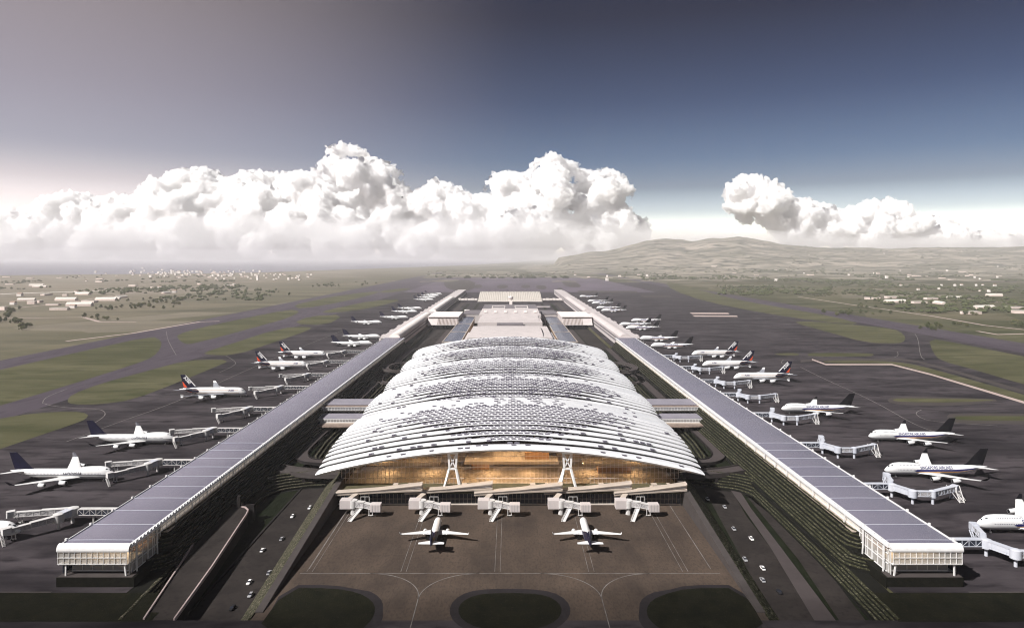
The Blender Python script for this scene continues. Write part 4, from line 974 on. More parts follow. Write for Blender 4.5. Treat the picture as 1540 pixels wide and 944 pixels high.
        for s in (-1,1):
            mb = MB(); pts = [(10.6,.72,.99),(12.5,.76,.99),(14.5,.84,.99),(16.5,.93,.99)]
            mb.loft([[(-fin_x(z,a),s*(fin_k(z)*(1 if a<.74 else (1.02-(a-.72)/.28*.98))+.06),z),(-fin_x(z,b),s*.07,z)] for z,a,b in pts],closed=False); mb.build('tail_flash','red',r)
            mb = MB(); skin_strip(mb,P,49.5,65.5,lambda x: np.interp(x,[49.5,58,65.5],[6.4,6.2,8.3])-np.interp(x,[49.5,54,65.5],[0,2.0,1.0]),lambda x: P(x)[2]-.18-np.interp(x,[49.5,53.5],[3.9,0]),s,24,8,.05); mb.build('tail_band','navy',r)
            mb = MB(); skin_strip(mb,P,58.5,67.2,lambda x: P(x)[1]+.9, lambda x: np.interp(x,[58.5,67.2],[5.9,7.6]),s,12,4,.06); mb.build('tail_flash','red',r)
    if livery == 'lh':
        mb = MB()
        for s in (-1,1): skin_strip(mb,P,2.0,60,4.75,5.15,s,60,1,.05)
        mb.build('waist_stripe','navy',r)
        mb = MB()
        for s in (-1,1): skin_strip(mb,P,4,58,lambda x: P(x)[1]+.55,4.7,s,50,5,.045)
        mb.build('lower_hull','wing_grey',r)
        skin_text(r,P,'Lufthansa',3.1,27.0,5.45,'navy',0.25,.045,1.06)
    if livery == 'sia':
        mb = MB()
        for s in (-1,1): skin_strip(mb,P,18.5,67,lambda x: np.interp(x,[18.5,20.5,50,67],[5.2,4.6,4.9,6.7]),lambda x: np.interp(x,[18.5,21,45,67],[5.3,6.0,5.9,6.9]),s,60,3,.05)
        mb.build('blue_stripe','navy2',r)
        mb = MB()
        for s in (-1,1): skin_strip(mb,P,20,60,lambda x: np.interp(x,[20,30,46,60],[4.2,3.55,3.9,5.3]),lambda x: np.interp(x,[20,30,50,60],[4.45,4.5,4.75,5.5]),s,60,3,.045)
        mb.build('gold_stripe','gold',r)
        skin_text(r,P,'SINGAPORE AIRLINES',2.3,34.0,6.35,'navy2',0.12,.06,1.0)
    if livery == 'twin':
        # white upper forebody over a navy hull
        mb = MB(); g = []
        for x in np.linspace(.15,24.5,50):
            hw,zb,zt = P(x); zc=(zb+zt)/2; h=(zt-zb)/2; t=x/24.5; am = math.radians(lerp(8,20,t)+ (70*sstep(.72,1,t)))
            g.append([(-x,(hw+.05)*math.cos(lerp(am,PI-am,i/14)),zc+(h+.05)*math.sin(lerp(am,PI-am,i/14))) for i in range(15)])
        mb.loft(g,cap=False,closed=False); mb.build('white_forebody','plane_white',r,smooth=True,recalc=False)
        for s in (-1,1):
            mb = MB(); mb.loft([[(-fin_x(z,.02),s*.10,z),(-fin_x(z,.34),s*(fin_k(z)+.05),z)] for z in (6.6,9,11.7)],closed=False); mb.build('fin_edge','plane_white',r,recalc=False)
    return r
lh = airliner(JUMBO,'jumbo_jet','plane_white','wing_grey','navy','navy','lh')
sia = airliner(JUMBO,'jumbo_jet','plane_white','wing_grey','black','black','sia')
a38 = airliner(SUPER,'double_deck_airliner','plane_white','wing_dark','plane_white','navy','super')
twin = airliner(TWIN,'twin_jet','navy','plane_white','plane_white','navy','twin')
used = {}
def place(proto, x, y, rz, label, cat, group):
    o = proto if proto.name not in used else copy_tree(proto)
    used[proto.name] = 1; o.location = (x,y,0.08); o.rotation_euler = (0,0,math.radians(rz)); return tag(o,label,cat,group)
def by_nose(px, py, z=5.0): a = U(px,py,z); return a[0], a[1]
def by_tail(px, py, s, L=68, z=5.5): a = U(px,py,z); return a[0]-s*L, a[1]     # s=-1 left side (tail to the left)
G1 = 'white jets with dark tails parked along the piers'
JET_L = []; JET_R = []
for px,py,lab in ((31,797,'white jumbo jet cut off by the left edge of the picture, only its nose showing'),(173,712,'white jumbo jet with navy tail, nearest of the whole jets on the left apron'),
                  (263,659,'white jumbo jet with navy tail, second whole jet from the front on the left apron')):
    x,y = by_nose(px,py); place(lh,x,y,0,lab,'airliner',G1); JET_L.append((x,y,'lh'))
for px,py,lab in ((371,590,'double-deck airliner with dark and red tail, nearest of the three on the left apron'),(463,549,'double-deck airliner with dark and red tail, middle of three on the left apron'),(491,533,'double-deck airliner with dark and red tail, farthest of the three on the left apron')):
    x,y = by_nose(px,py); place(a38,x,y,0,lab,'airliner','double-deck airliners'); JET_L.append((x,y,'a38'))
for px,py,lab in ((500,516,'navy-tailed white jet just beyond the left double-deck airliners, nearer of two'),(517,506,'navy-tailed white jet just beyond the left double-deck airliners, farther of two'),
   (529,484.5,'white jet with navy tail standing alone on open apron beside the left old pier'),(572,477,'white jet with navy tail behind the lone jet by the left old pier'),
   (590,468.5,'navy-tailed jet halfway along the left old pier, nearer of two close together'),(599,463.5,'navy-tailed jet halfway along the left old pier, farther of two close together'),
   (623,450.5,'nearest of four tightly packed distant jets at the end of the left old pier'),(628,447,'second of four tightly packed distant jets at the end of the left old pier'),
   (634,444.5,'third of four tightly packed distant jets at the end of the left old pier'),(639.5,442,'farthest of four tightly packed distant jets at the end of the left old pier')):
    x,y = by_tail(px,py,-1); place(lh,x,y,0,lab,'airliner',G1); JET_L.append((x,y,'far'))
for px,py,lab in ((1468,787,'white jumbo jet cut off by the right edge of the picture, its front half showing'),(1330,706,'white jumbo jet with black tail and blue stripe, nearest whole jet on the right apron'),
                  (1306,655,'black-tailed white jumbo jet, second whole jet from the front on the right apron'),(1175,614,'black-tailed white jumbo jet next to the empty right gate, third whole from the front')):
    x,y = by_nose(px,py); place(sia,x,y,180,lab,'airliner',G1); JET_R.append((x,y,'sia'))
for px,py,lab in ((1103,567,'double-deck airliner with dark and red tail, nearest of the three on the right apron'),(1056,548,'double-deck airliner with dark and red tail, middle of three on the right apron'),(1040,532,'double-deck airliner with dark and red tail, farthest of the three on the right apron')):
    x,y = by_nose(px,py); place(a38,x,y,180,lab,'airliner','double-deck airliners'); JET_R.append((x,y,'a38'))
for px,py,lab in ((1040,519,'black-tailed white jet just beyond the right double-deck airliners, nearer of two'),(1018,508.5,'black-tailed white jet just beyond the right double-deck airliners, farther of two'),
   (990,492.5,'nearest of three overlapping black-tailed jets by the right old pier'),(978,487.5,'middle of three overlapping black-tailed jets by the right old pier'),(993,481.5,'farthest of three overlapping black-tailed jets by the right old pier'),
   (941,466.5,'distant black-tailed jet on the right old pier, nearest of the far row of five'),(932,462.5,'distant black-tailed jet on the right old pier, second of the far row of five'),
   (921.5,455.5,'distant black-tailed jet on the right old pier, third of the far row of five'),(914,452.5,'distant black-tailed jet on the right old pier, fourth of the far row of five'),
   (898.5,445.5,'distant black-tailed jet at the end of the right old pier')):
    x,y = by_tail(px,py,1); place(sia,x,y,180,lab,'airliner',G1); JET_R.append((x,y,'far'))
for px,py,rz,lab in ((660,779,90,'small twin jet with navy hull and white forebody, left one on the front apron'),(876,779,90,'small twin jet with navy hull and white forebody, right one on the front apron')):
    x,y = by_nose(px,py,4.2); place(twin,x,y,rz,lab,'airliner','small twin jets on the front apron').scale = (1.05,1.05,1.05)

# ================================================================== passenger boarding bridges
def tunnel(parent, a, b, w=2.9, h=3.0, m='bridge_w', lattice=True, glassm='bridge_glass', name='tunnel'):
    """covered gangway from a to b (floor level), with frames and lattice braces on both sides"""
    a = Vector(a); b = Vector(b); d = b-a; L = d.length; d = d.normalized(); r = d.cross(Vector((0,0,1))).normalized(); u = Vector((0,0,1))
    mb = MB(); mb.bar(a+u*(h/2), b+u*(h/2), w-.25, h-.25); body = mb.build(name, glassm, parent)
    mb = MB(); n = max(2,int(L/3.2))
    for s in (-1,1):
        for zz in (0,h): mb.bar(a+r*(s*w/2)+u*zz, b+r*(s*w/2)+u*zz, .28)
        if m == 'bridge_b' and not lattice: mb.bar(a+r*(s*w/2)+u*(h*.5), b+r*(s*w/2)+u*(h*.5), .12, h*.5)
        for i in range(n+1):
            p = a+d*(L*i/n)+r*(s*w/2); mb.bar(p, p+u*h, .22)
            if lattice and i < n:
                q = a+d*(L*(i+1)/n)+r*(s*w/2)
                mb.bar(p+u*(h if i%2 else 0), q+u*(0 if i%2 else h), .16)
    mb.bar(a+u*(h+.05), b+u*(h+.05), w, .18); mb.bar(a-u*.05, b-u*.05, w, .22)
    mb.build('frame', m, body)
    return body
def cabin(parent, p, ang, m, stair=True):
    x,y,z = p; c,s = math.cos(ang), math.sin(ang)
    def R(a,b,cz): return (x+a*c-b*s, y+a*s+b*c, cz)
    mb = MB(); pts = [(-1.6,-1.9),(2.0,-1.9),(2.6,-1.2),(2.6,1.2),(2.0,1.9),(-1.6,1.9)]
    mb.loft([[R(a,b,zz) for a,b in pts] for zz in (z-.2,z+3.2)]); cb = mb.build('cab', m, parent)
    mb = MB(); mb.loft([[R(2.62,b,zz) for b in (-1.1,1.1)]+[R(2.7,b,zz) for b in (1.1,-1.1)] for zz in (z+.2,z+2.6)]); mb.build('cab_door','bridge_dark',cb)
    if stair:
        mb = MB()
        for s2 in (1.9,3.0): mb.bar(R(-1,s2,z),R(-6,s2,0.1),.3,.3); mb.bar(R(-1,s2,z+1),R(-6,s2,1.1),.1,.1)
        for i in range(8): t=(i+.5)/8; mb.bar(R(lerp(-1,-6,t),1.9,lerp(z,.1,t)),R(lerp(-1,-6,t),3.0,lerp(z,.1,t)),.5,.1)
        mb.build('service_stair', m, parent)
def bogie(parent, p, m):
    x,y,z = p; mb = MB(); mb.bar((x-1,y,z),(x-1,y,.9),.4); mb.bar((x+1,y,z),(x+1,y,.9),.4); mb.box(x-1.4,x+1.4,y-.4,y+.4,.7,1.1); mb.build('drive_column', m, parent)
    mb = MB()
    for s in (-.9,.9): mb.cyl((x+s-.2,y,.6),(x+s+.2,y,.6),.55)
    mb.build('wheel','tyre',parent)
def rotunda(parent, p, rad, m, ztop=8.6):
    x,y = p; mb = MB(); mb.cyl((x,y,4.2),(x,y,ztop),rad,n=16); mb.cyl((x,y,ztop),(x,y,ztop+.5),rad*.9,rad*.35,n=16); mb.build('rotunda', m, parent, smooth=True, angle=30)
    mb = MB(); mb.cyl((x,y,0),(x,y,4.2),.8,n=12); mb.build('rotunda_column', m, parent)
FL = 5.0
def gate_left(y, label, xoff=0):
    r = empty('boarding_bridge',(0,0,0),0,label,'boarding bridge','boarding bridges along the left pier')
    X0 = -206.5; hx = -248+xoff
    tunnel(r,(X0,y+17,FL),(hx+4,y+17,FL),3.2,3.2,'bridge_w',True,'bridge_dark','fixed_walkway')
    for x in (-222,-236): 
        mb = MB(); mb.cyl((x,y+17,0),(x,y+17,FL),.5); mb.build('walkway_column','bridge_w',r)
    rotunda(r,(hx,y+17),3.2,'bridge_w'); rotunda(r,(hx-2,y+8),2.8,'bridge_w')
    tunnel(r,(hx,y+17,FL+.2),(hx-2,y+8,FL+.2),4.2,3.4,'bridge_b',False,'bridge_b','hub')
    for (a,b,rot) in (((hx-2.5,y+19,FL),(hx-33,y+15,FL-.6),math.radians(215)),((hx-3.5,y+6,FL),(hx-19,y-10.5,FL-.6) if False else (hx-18,y-9.5,FL-.6),math.radians(140))):
        m_ = tuple(lerp(a[i],b[i],.5) for i in range(3))
        tunnel(r,a,m_,2.8,2.8); tunnel(r,m_,b,2.3,2.45)
        cabin(r,(b[0],b[1],b[2]),rot,'bridge_w',True); bogie(r,(lerp(a[0],b[0],.85),lerp(a[1],b[1],.85),b[2]),'bridge_w')
    return r
def gate_right(y, label, short=False, arm2=True):
    r = empty('boarding_bridge',(0,0,0),0,label,'boarding bridge','boarding bridges along the right pier')
    X0 = 206.5; hx = 240
    tunnel(r,(X0,y,FL),(hx-2,y,FL),3.2,3.2,'bridge_b',True,'bridge_dark','fixed_walkway')
    mb = MB(); mb.cyl((224,y,0),(224,y,FL),.5); mb.build('walkway_column','bridge_b',r)
    rotunda(r,(hx,y-1),2.6,'bridge_b',8.3); rotunda(r,(hx+6,y-13),2.6,'bridge_b',8.3)
    tunnel(r,(hx,y-1,FL),(hx+6,y-13,FL),3.2,3.2,'bridge_b',False,'bridge_b')
    b = (hx+9,y+21,FL-.3)
    m_ = (hx+5,y+9,FL)
    tunnel(r,(hx,y+1,FL),m_,2.9,2.9,'bridge_b',True,'bridge_glass'); tunnel(r,m_,b,2.5,2.6,'bridge_b',True,'bridge_glass'); cabin(r,b,math.radians(80),'bridge_b')
    bogie(r,(hx+7.5,y+16,FL-.3),'bridge_b')
    c = (hx+18,y-13.5,FL); d = (hx+38,y-3,FL-.2)
    tunnel(r,(hx+6,y-13,FL),c,2.8,2.8,'bridge_b',True,'bridge_glass'); tunnel(r,c,d,2.9,2.9,'bridge_b',True,'bridge_glass')
    rotunda(r,(c[0],c[1]),2.0,'bridge_b',8.2)
    # A-frame stair tower at the far end
    cabin(r,d,math.radians(40),'bridge_b',False); bogie(r,(d[0]-3,d[1]-2,FL),'bridge_b')
    mb = MB()
    for s in (-1.4,1.4):
        mb.bar((d[0]+1+s,d[1]-1,FL+3),(d[0]-1+s,d[1]-9,.2),.4); mb.bar((d[0]-3+s,d[1]+1,FL+3),(d[0]-1+s,d[1]-9,.2),.3); mb.bar((d[0]+1+s,d[1]-1,FL),(d[0]+s,d[1]-8.5,1.5),.2)
    for i in range(9): t=(i+.5)/9; mb.bar((d[0]+lerp(1,-1,t)-1.4,d[1]-lerp(1,9,t),lerp(FL,.2,t)),(d[0]+lerp(1,-1,t)+1.4,d[1]-lerp(1,9,t),lerp(FL,.2,t)),.6,.12)
    mb.build('stair_tower','bridge_w',r)
    return r
yy = [j[1] for j in JET_L]
gate_left(yy[0]+6,'twin-armed white boarding bridge at the cut-off jet in the lower left corner')
gate_left(yy[1]+4,'twin-armed white boarding bridge at the nose of the nearest whole left jumbo jet')
gate_left(yy[2]+4,'twin-armed white boarding bridge at the nose of the second left jumbo jet')
gate_left(U(360,622,5)[1]-3,'twin-armed white boarding bridge at the empty left gate between jumbo and double-deck jets')
gate_left(yy[3]+4,'twin-armed white boarding bridge at the nose of the nearest left double-deck airliner',-6)
gate_left(U(440,569,5)[1],'twin-armed white boarding bridge at the empty left gate between two double-deck airliners')
gate_left(yy[4]+4,'twin-armed white boarding bridge at the nose of the middle left double-deck airliner',-6)
gate_left(yy[5]+4,'twin-armed white boarding bridge at the nose of the farthest left double-deck airliner',-6)
yr = [j[1] for j in JET_R]
gate_right(yr[0]-28,'grey boarding bridge reaching the cut-off jet by the right pavilion end')
gate_right(yr[1]-38,'grey boarding bridge with stair tower in front of the nearest whole right jumbo jet')
gate_right(U(1270,672,5)[1]+1,'grey boarding bridge with stair tower at the second right jumbo jet')
gate_right(yr[3]-32,'grey boarding bridge with stair tower at the third right jumbo jet')
gate_right(U(1140,595,5)[1],'grey boarding bridge with stair tower at the empty right gate below the double-deck jets')
gate_right(yr[4]-34,'grey boarding bridge at the nearest right double-deck airliner'); gate_right(yr[5]-34,'grey boarding bridge at the middle right double-deck airliner'); gate_right(yr[6]-34,'grey boarding bridge at the farthest right double-deck airliner')
def gate_front(px, label):
    r = empty('boarding_bridge',(0,0,0),0,label,'boarding bridge','boarding bridges on the front apron')
    x,y,_ = U(px,756,6)
    tunnel(r,(x+4,409,6.2),(x+1,y+2,FL),3.0,3.0,'beige',False,'beige','fixed_walkway')
    mb = MB(); mb.box(x-3.6,x+3.2,y-3.5,y+2.2,3.6,8.6); mb.build('corner_house','beige2',r,bevel=.12)
    mb = MB(); mb.cyl((x+4,y-1.5,0),(x+4,y-1.5,4),1.6); mb.cyl((x+4,y-1.5,4),(x+4,y-1.5,8.4),2.5,n=14); mb.build('rotunda','bridge_w',r,smooth=True,angle=30)
    a = (x+6,y-2,FL); b = (x+16,y-5,FL-.6)
    tunnel(r,a,(x+11,y-3.6,FL),2.9,2.9); tunnel(r,(x+11,y-3.6,FL),b,2.5,2.6)
    mb = MB(); mb.box(b[0]-1,b[0]+5,b[1]-2.6,b[1]+2.4,3.4,7.6)
    cb = mb.build('cab','beige2',r,bevel=.1)
    mb = MB()
    for i in range(3): mb.box(b[0]+.2+i*1.6,b[0]+.5+i*1.6,b[1]-2.7,b[1]-2.62,3.4,7.6)
    mb.build('cab_rib','bridge_glass',cb)
    mb = MB()
    for s in (-1.1,1.1): mb.bar((x+9+s,y-5,FL-.4),(x+4.6+s,y-13,.15),.35)
    mb.bar((x+9,y-5,FL-.4),(x+4.6,y-13,.15),2.2,.25)
    for s in (-1.2,1.2): mb.bar((x+9+s,y-5,FL+.7),(x+4.6+s,y-13,1.2),.12)
    mb.build('service_stair','bridge_w',r)
    bogie(r,(b[0]-1,b[1]-.5,FL-.6),'bridge_w')
    mb = MB()
    for dx in (8.5,11,13.5): mb.bar((x+dx,y-2.2,FL+2.8),(x+dx,y-2.2,FL+5.6),.22)
    mb.bar((x+8.5,y-2.2,FL+5.5),(x+13.5,y-2.2,FL+5.5),.22); mb.build('cable_hoist','bridge_w',r)
for px,lab in ((522,'leftmost small boarding bridge on the front apron'),(625,'small boarding bridge behind the left twin jet on the front apron'),(728,'middle small boarding bridge on the front apron'),(833,'small boarding bridge left of the right twin jet on the front apron'),(934,'rightmost small boarding bridge on the front apron')):
    gate_front(px,lab)
# ================================================================== the older central terminal, halls and links behind the big roof
C = empty('old_terminal_building',(0,1060,0),0,'older stepped pale terminal directly behind the arched white roof','airport terminal')
def cb(nm,m,x0,x1,y0,y1,z0,z1,bev=0):
    mb = MB(); mb.box(x0,x1,y0-1060,y1-1060,z0,z1); return mb.build(nm,m,C,bevel=bev)
cb('front_block','beige2',-66,66,1050,1230,FZ,27.5)
cb('front_wing','beige2',-72,-66.5,1060,1180,FZ,22); cb('front_wing','beige2',66.5,72,1060,1180,FZ,22)
mb = MB(); rings=[]
for x in (-52,52): rings.append([(x,1052-1060+170*t/12,27.6+4.0*math.sin(PI*t/12*.9)) for t in range(13)]+[(x,1222-1060,27.5),(x,1052-1060,27.5)])
mb.loft(rings); mb.build('curved_roof','beige2',C,smooth=True,angle=30)
cb('roof_recess','roof_d',-24,24,1232,1262,27,30.5)
cb('middle_block','beige2',-60,60,1264,1400,FZ,31)
mb = MB(); mb.loft([[(x,y-1060,z) for y,z in ((1300,31.2),(1380,34.5),(1398,34.5),(1398,31.2))] for x in (-56,56)]); mb.build('sloped_roof','beige2',C)
cb('rear_block','beige2',-64,64,1402,1530,FZ,33)
mb = MB(); mb.loft([[(x,y-1060,z) for y,z in ((1404,33.2),(1520,37.0),(1528,37.0),(1528,33.2))] for x in (-62,62)]); mb.build('sloped_roof','beige2',C)
cb('dark_roof_block','roof_d',-63,63,1532,1700,FZ,35)
for s in (-1,1):
    for (y0,y1) in ((1560,1563),(1640,1643)): cb('roof_kerb','wall_w',min(s*12,s*42),max(s*12,s*42),y0,y1,35.02,36)
    for x in (12,41): cb('roof_kerb','wall_w',s*x-.6,s*x+.6,1563.5,1639.5,35.02,36)
for k in range(6): cb('roof_light','wall_w',-55+k*21,-49+k*21,1440,1452,35.2,38.6)
tw = empty('control_tower',(2,1690,35),0,'slim pale tower standing on the dark roof of the old terminal','tower')
mb = MB(); mb.loft([[(a,b,z) for a,b in ((-3.6,-3.6),(3.6,-3.6),(3.6,3.6),(-3.6,3.6))] for z in (0,12)]); mb.build('shaft','wall_w',tw)
mb = MB(); mb.cyl((0,0,12),(0,0,15),3.6,6.2,n=12); mb.cyl((0,0,19),(0,0,20.5),6.4,5.6,n=12); mb.build('cab_frame','wall_w',tw)
mb = MB(); mb.cyl((0,0,15),(0,0,19),5.9,6.2,n=12); mb.build('cab_glass','beige2',tw)
mb = MB(); mb.cyl((0,0,20.5),(0,0,27),.5,.2); mb.build('mast','white',tw)
hl = empty('departure_hall',(0,2300,0),0,'large hall with ribbed sloping cream roof at the far end of the airport','hall')
mb = MB(); mb.loft([[(x,y,z) for y,z in ((0,5),(60,15),(130,24),(180,27.5),(200,27.5),(200,24),(0,3.5))] for x in (-108,108)]); mb.build('sloping_roof','corr_x',hl)
mb = MB(); mb.box(-106,106,6,195,-1,3.4); mb.build('hall_wall','roof_d',hl)
mb = MB()
for x in np.linspace(-104,104,17): mb.box(x-3.2,x+3.2,178,182,27.6,31)
mb.build('ridge_vent','roof_d',hl)
mb = MB(); mb.box(-110,110,-6,-1,3.5,5); mb.build('entrance_canopy','wall_w',hl)
for s,where in ((-1,'left'),(1,'right')):
    def bx(mb,x0,x1,y0,y1,z0,z1): mb.box(min(s*x0,s*x1),max(s*x0,s*x1),y0,y1,z0,z1)
    w = empty('annex_building',(0,0,0),0,'long low annex with blue glass roof on the %s of the old terminal'%where,'annex')
    mb = MB(); bx(mb,84,111,1140,1620,FZ,9.2); mb.build('annex_wall','wood',w)
    mb = MB(); mb.loft([[(s*x,y,z) for x,z in ((82.5,10.2),(97,11.2),(112.5,10.2),(112.5,9.3),(82.5,9.3))] for y in (1136,1624)]); mb.build('glass_roof','roof_blue',w)
    for x in (82.2,112.8):
        mb = MB(); bx(mb,x-.6,x+.6,1135,1625,9.0,10.7); mb.build('roof_edge','beige',w)
    for y in (1135.2,1290,1450,1624.5):
        mb = MB(); bx(mb,82.5,112.5,y-.6,y+.6,10.3,11.5); mb.build('roof_bar','beige',w)
    l = empty('link_building',(0,0,0),0,'white box-like link building with ribbed slanting front joining the %s old pier'%where,'building')
    mb = MB(); mb.loft([[(s*x,y,z) for y,z in ((1488,4),(1506,18),(1510,20),(1640,20),(1640,4))] for x in (114,180)]); mb.build('link_hall','beige2',l)
    mb = MB()
    for x in np.linspace(116,158,15): mb.bar((s*x,1488.4,5),(s*x,1504.8,17.6),.9)
    mb.build('facade_rib','brown',l)
    mb = MB(); bx(mb,113,181,1502,1642,20.1,21.2); mb.build('roof','wall_w',l)
    for x in (122,146,170):
        mb = MB(); mb.cyl((s*x,1530,FZ),(s*x,1530,4),2.2); mb.build('column','conc',l)
    k = empty('link_roof',(0,0,0),0,'flat dark grey roof between the old terminal and the %s link building'%where,'building')
    mb = MB(); bx(mb,66,112,1640,1760,FZ,15); mb.build('wall','beige2',k); mb = MB(); bx(mb,65.4,112.6,1639,1761,15,16); mb.build('roof','roof_d',k)
    c = empty('covered_walkway',(0,0,0),0,'row of white canopies linking the far hall to the %s old pier'%where,'walkway')
    for i in range(6):
        x = lerp(112,180,i/6); mb = MB(); bx(mb,x,x+9.5,2330,2352,6,11+(i%2)); mb.build('canopy','wall_w',c)
    mb = MB(); bx(mb,110,184,2336,2346,3,5.9); mb.build('walkway_deck','beige2',c)
    # car park strips and a cross road behind the old terminal
    for x0,x1 in ((70,76),(100,108),(130,140)): rect('parking_island','hedge_g',min(s*x0,s*x1),max(s*x0,s*x1),1800,2240,.2)
    rect('airport_road','road',min(s*141,s*171),max(s*141,s*171),1122,1698,FZ+.05); rect('airport_road','path',min(s*118,s*137),max(s*118,s*137),1000,1698,FZ+.10); rect('airport_road','tan2',min(s*150,s*163),max(s*150,s*163),1705,2300,.15)
for i,(x,y,w_,d_) in enumerate(((-58,1850,14,26),(30,1930,22,14),(60,1790,16,10),(-20,2050,30,14),(100,2080,44,12),(-120,1900,12,30),(130,1850,16,16),(-10,1800,10,10))):
    o = empty('service_building',(x,y,0),0,['small flat pale building left behind the control tower','small low building right behind the control tower','pale hut right beside the old terminal rear','long low building in front of the far hall',
        'white canopy building right of the far hall front','narrow building by the left far car park','square pale building by the right far car park','tiny pale hut straight behind the control tower'][i],'building')
    mb = MB(); mb.box(-w_/2,w_/2,-d_/2,d_/2,0,5); mb.build('wall','beige2',o); mb = MB(); mb.box(-w_/2-.6,w_/2+.6,-d_/2-.6,d_/2+.6,5,5.8); mb.build('roof','wall_w' if i%2 else 'roof_d',o)

# ================================================================== hills on the right, beyond the plain
sky_pts = [(-400,388),(700,388),(800,387),(840,382),(885,375),(930,373),(958,367),(985,363),(1020,362.5),(1040,364),(1070,359.5),(1090,360.5),(1112,357.5),(1140,362),(1175,367.5),(1230,372.5),(1300,373.5),(1340,375),(1375,373),(1450,374),(1540,371),(1700,370),(2200,376)]
sx = [p[0] for p in sky_pts]; sy = [p[1] for p in sky_pts]
HD = 11500.0
xs = np.linspace(-800, 17000, 210); ys = np.concatenate([np.linspace(4300,11500,64), np.linspace(11700,15000,12)])
hv = []
for y in ys:
    for x in xs:
        px = CX+F*x/max(y,HD*.8)
        ridge = max(0.0, H-(np.interp(px,sx,sy)-HY)*HD/F-60) if px > 840 else 0
        if px > 760: ridge = max(ridge, max(0.0,(H-(np.interp(px,sx,sy)-HY)*HD/F))*sstep(775,960,px))
        t = sstep(7000,HD,y) if y < HD else 1-0.7*sstep(HD,15000,y)
        n = noise.fractal((x*.0007,y*.0007,.5),1.0,2.0,6); n2 = noise.fractal((x*.003,y*.002,5.5),1.0,2.0,5)
        z = ridge*t*(1+.10*n+.05*n2)*1.0
        foot = max(0, 60*sstep(4500,8500,y)*(.35+n)*sstep(820,1000,px))
        knob = 130*math.exp(-((x-2600)/520)**2-((y-8600)/600)**2) + 70*math.exp(-((x-5200)/900)**2-((y-8000)/700)**2)
        z = max(z, foot+6*n2, knob*(1+.3*n2)*sstep(4400,7000,y))
        hv.append((x,y,z-3 if z<1 else z))
mb = MB(); nx = len(xs); mb.v = hv
mb.f = [(j*nx+i,j*nx+i+1,(j+1)*nx+i+1,(j+1)*nx+i) for j in range(len(ys)-1) for i in range(nx-1)]
M['hill'] = mat('hill_scrub', (0.07,0.07,0.042), 0.95, col2=(0.30,0.26,0.21), scale=0.0022, contrast=(.36,.62), detail=14, fine=(.009,(0.030,0.035,0.018),.48,.62), stretch=(.6,1,1))
structure('hills', mb, 'hill', smooth=True)
def hill_z(x,y):
    if y < ys[0] or x < xs[0] or x > xs[-1] or y > ys[-1]: return 0.0
    j = int(np.searchsorted(ys,y))-1; i = int((x-xs[0])/(xs[1]-xs[0])); j=max(0,min(j,len(ys)-2)); i=max(0,min(i,nx-2))
    return max(0.0, min(hv[j*nx+i][2],hv[j*nx+i+1][2],hv[(j+1)*nx+i][2],hv[(j+1)*nx+i+1][2]))

# ================================================================== trees, woods, houses on the plain
def crown_mesh(seed, m, R=1.0, hgt=1.0, n=70):
    rd = random.Random(seed); mb = MB()
    for _ in range(n):      # leaf clumps through the crown's volume
        t = rd.random(); a = rd.uniform(0,2*PI); rr = R*(rd.random()**.5)*math.sin(PI*(.18+.78*t))**.6*(1+.25*math.sin(3*a+seed))
        c = Vector((rr*math.cos(a), rr*math.sin(a), hgt*(.1+.9*t))); s = R*rd.uniform(.16,.34)
        vs = []
        for k in range(6):
            d = Vector(((1,0,0),(-1,0,0),(0,1,0),(0,-1,0),(0,0,1),(0,0,-1))[k]); vs.append(c+Vector([d[q]*s*rd.uniform(.6,1.3)+rd.uniform(-.2,.2)*s for q in range(3)]))
        mb.add(vs,[(0,2,4),(2,1,4),(1,3,4),(3,0,4),(2,0,5),(1,2,5),(3,1,5),(0,3,5)])
    return mb
tp = []
for k in range(4):
    t = empty('tree'); h = (9,11,8,12)[k]; R = (5.2,4.6,6.0,5.0)[k]
    mb = MB(); mb.cyl((0,0,-.5),(0.2,.1,h*.45),.45,.22,n=7); mb.cyl((.2,.1,h*.4),(1.6,.6,h*.7),.2,.08,n=5); mb.cyl((.2,.1,h*.4),(-1.4,.9,h*.75),.2,.08,n=5); mb.build('trunk','bark',t)
    c = crown_mesh(k,None,R,h*.85); c.v = [(x,y,z+h*.22) for x,y,z in c.v]; c.build('crown','leaf' if k%2 else 'leaf2',t,recalc=False)
    tp.append(t)
tused = set()
zones = [((-10,70,462,486),34,'l'),((10,60,488,500),6,'l'),((150,300,449,470),60,'l'),((300,430,432,446),26,'l'),((60,200,478,486),8,'l'),((440,560,425,434),22,'l'),
         ((1060,1180,424,442),34,'r'),((1195,1260,430,446),30,'r'),((1260,1400,460,478),24,'r'),((1400,1540,468,500),34,'r'),((1300,1540,447,458),22,'r')]
TL = {'l':('dark bushy tree on the hazy plain left of the far runway','trees on the plain to the left'),'r':('dark bushy tree on the green plain right of the runway','trees on the plain to the right')}
for (x0,x1,y0,y1),n,sd in zones:
    cl = [(random.uniform(x0,x1),random.uniform(y0,y1)) for _ in range(max(2,n//5))]
    for i in range(n):
        c = random.choice(cl); px = c[0]+random.gauss(0,(x1-x0)*.07); py = min(max(c[1]+random.gauss(0,1.6),y0),y1)
        x,y,_ = U(px,py); k = random.randrange(4)
        o = tp[k] if k not in tused else copy_tree(tp[k]); tused.add(k)
        s = random.uniform(.6,1.15); o.location = (x,y,hill_z(x,y)); o.scale = (s,s,s*random.uniform(.85,1.1)); o.rotation_euler = (0,0,random.uniform(0,6))
        tag(o,TL[sd][0],'tree',TL[sd][1])
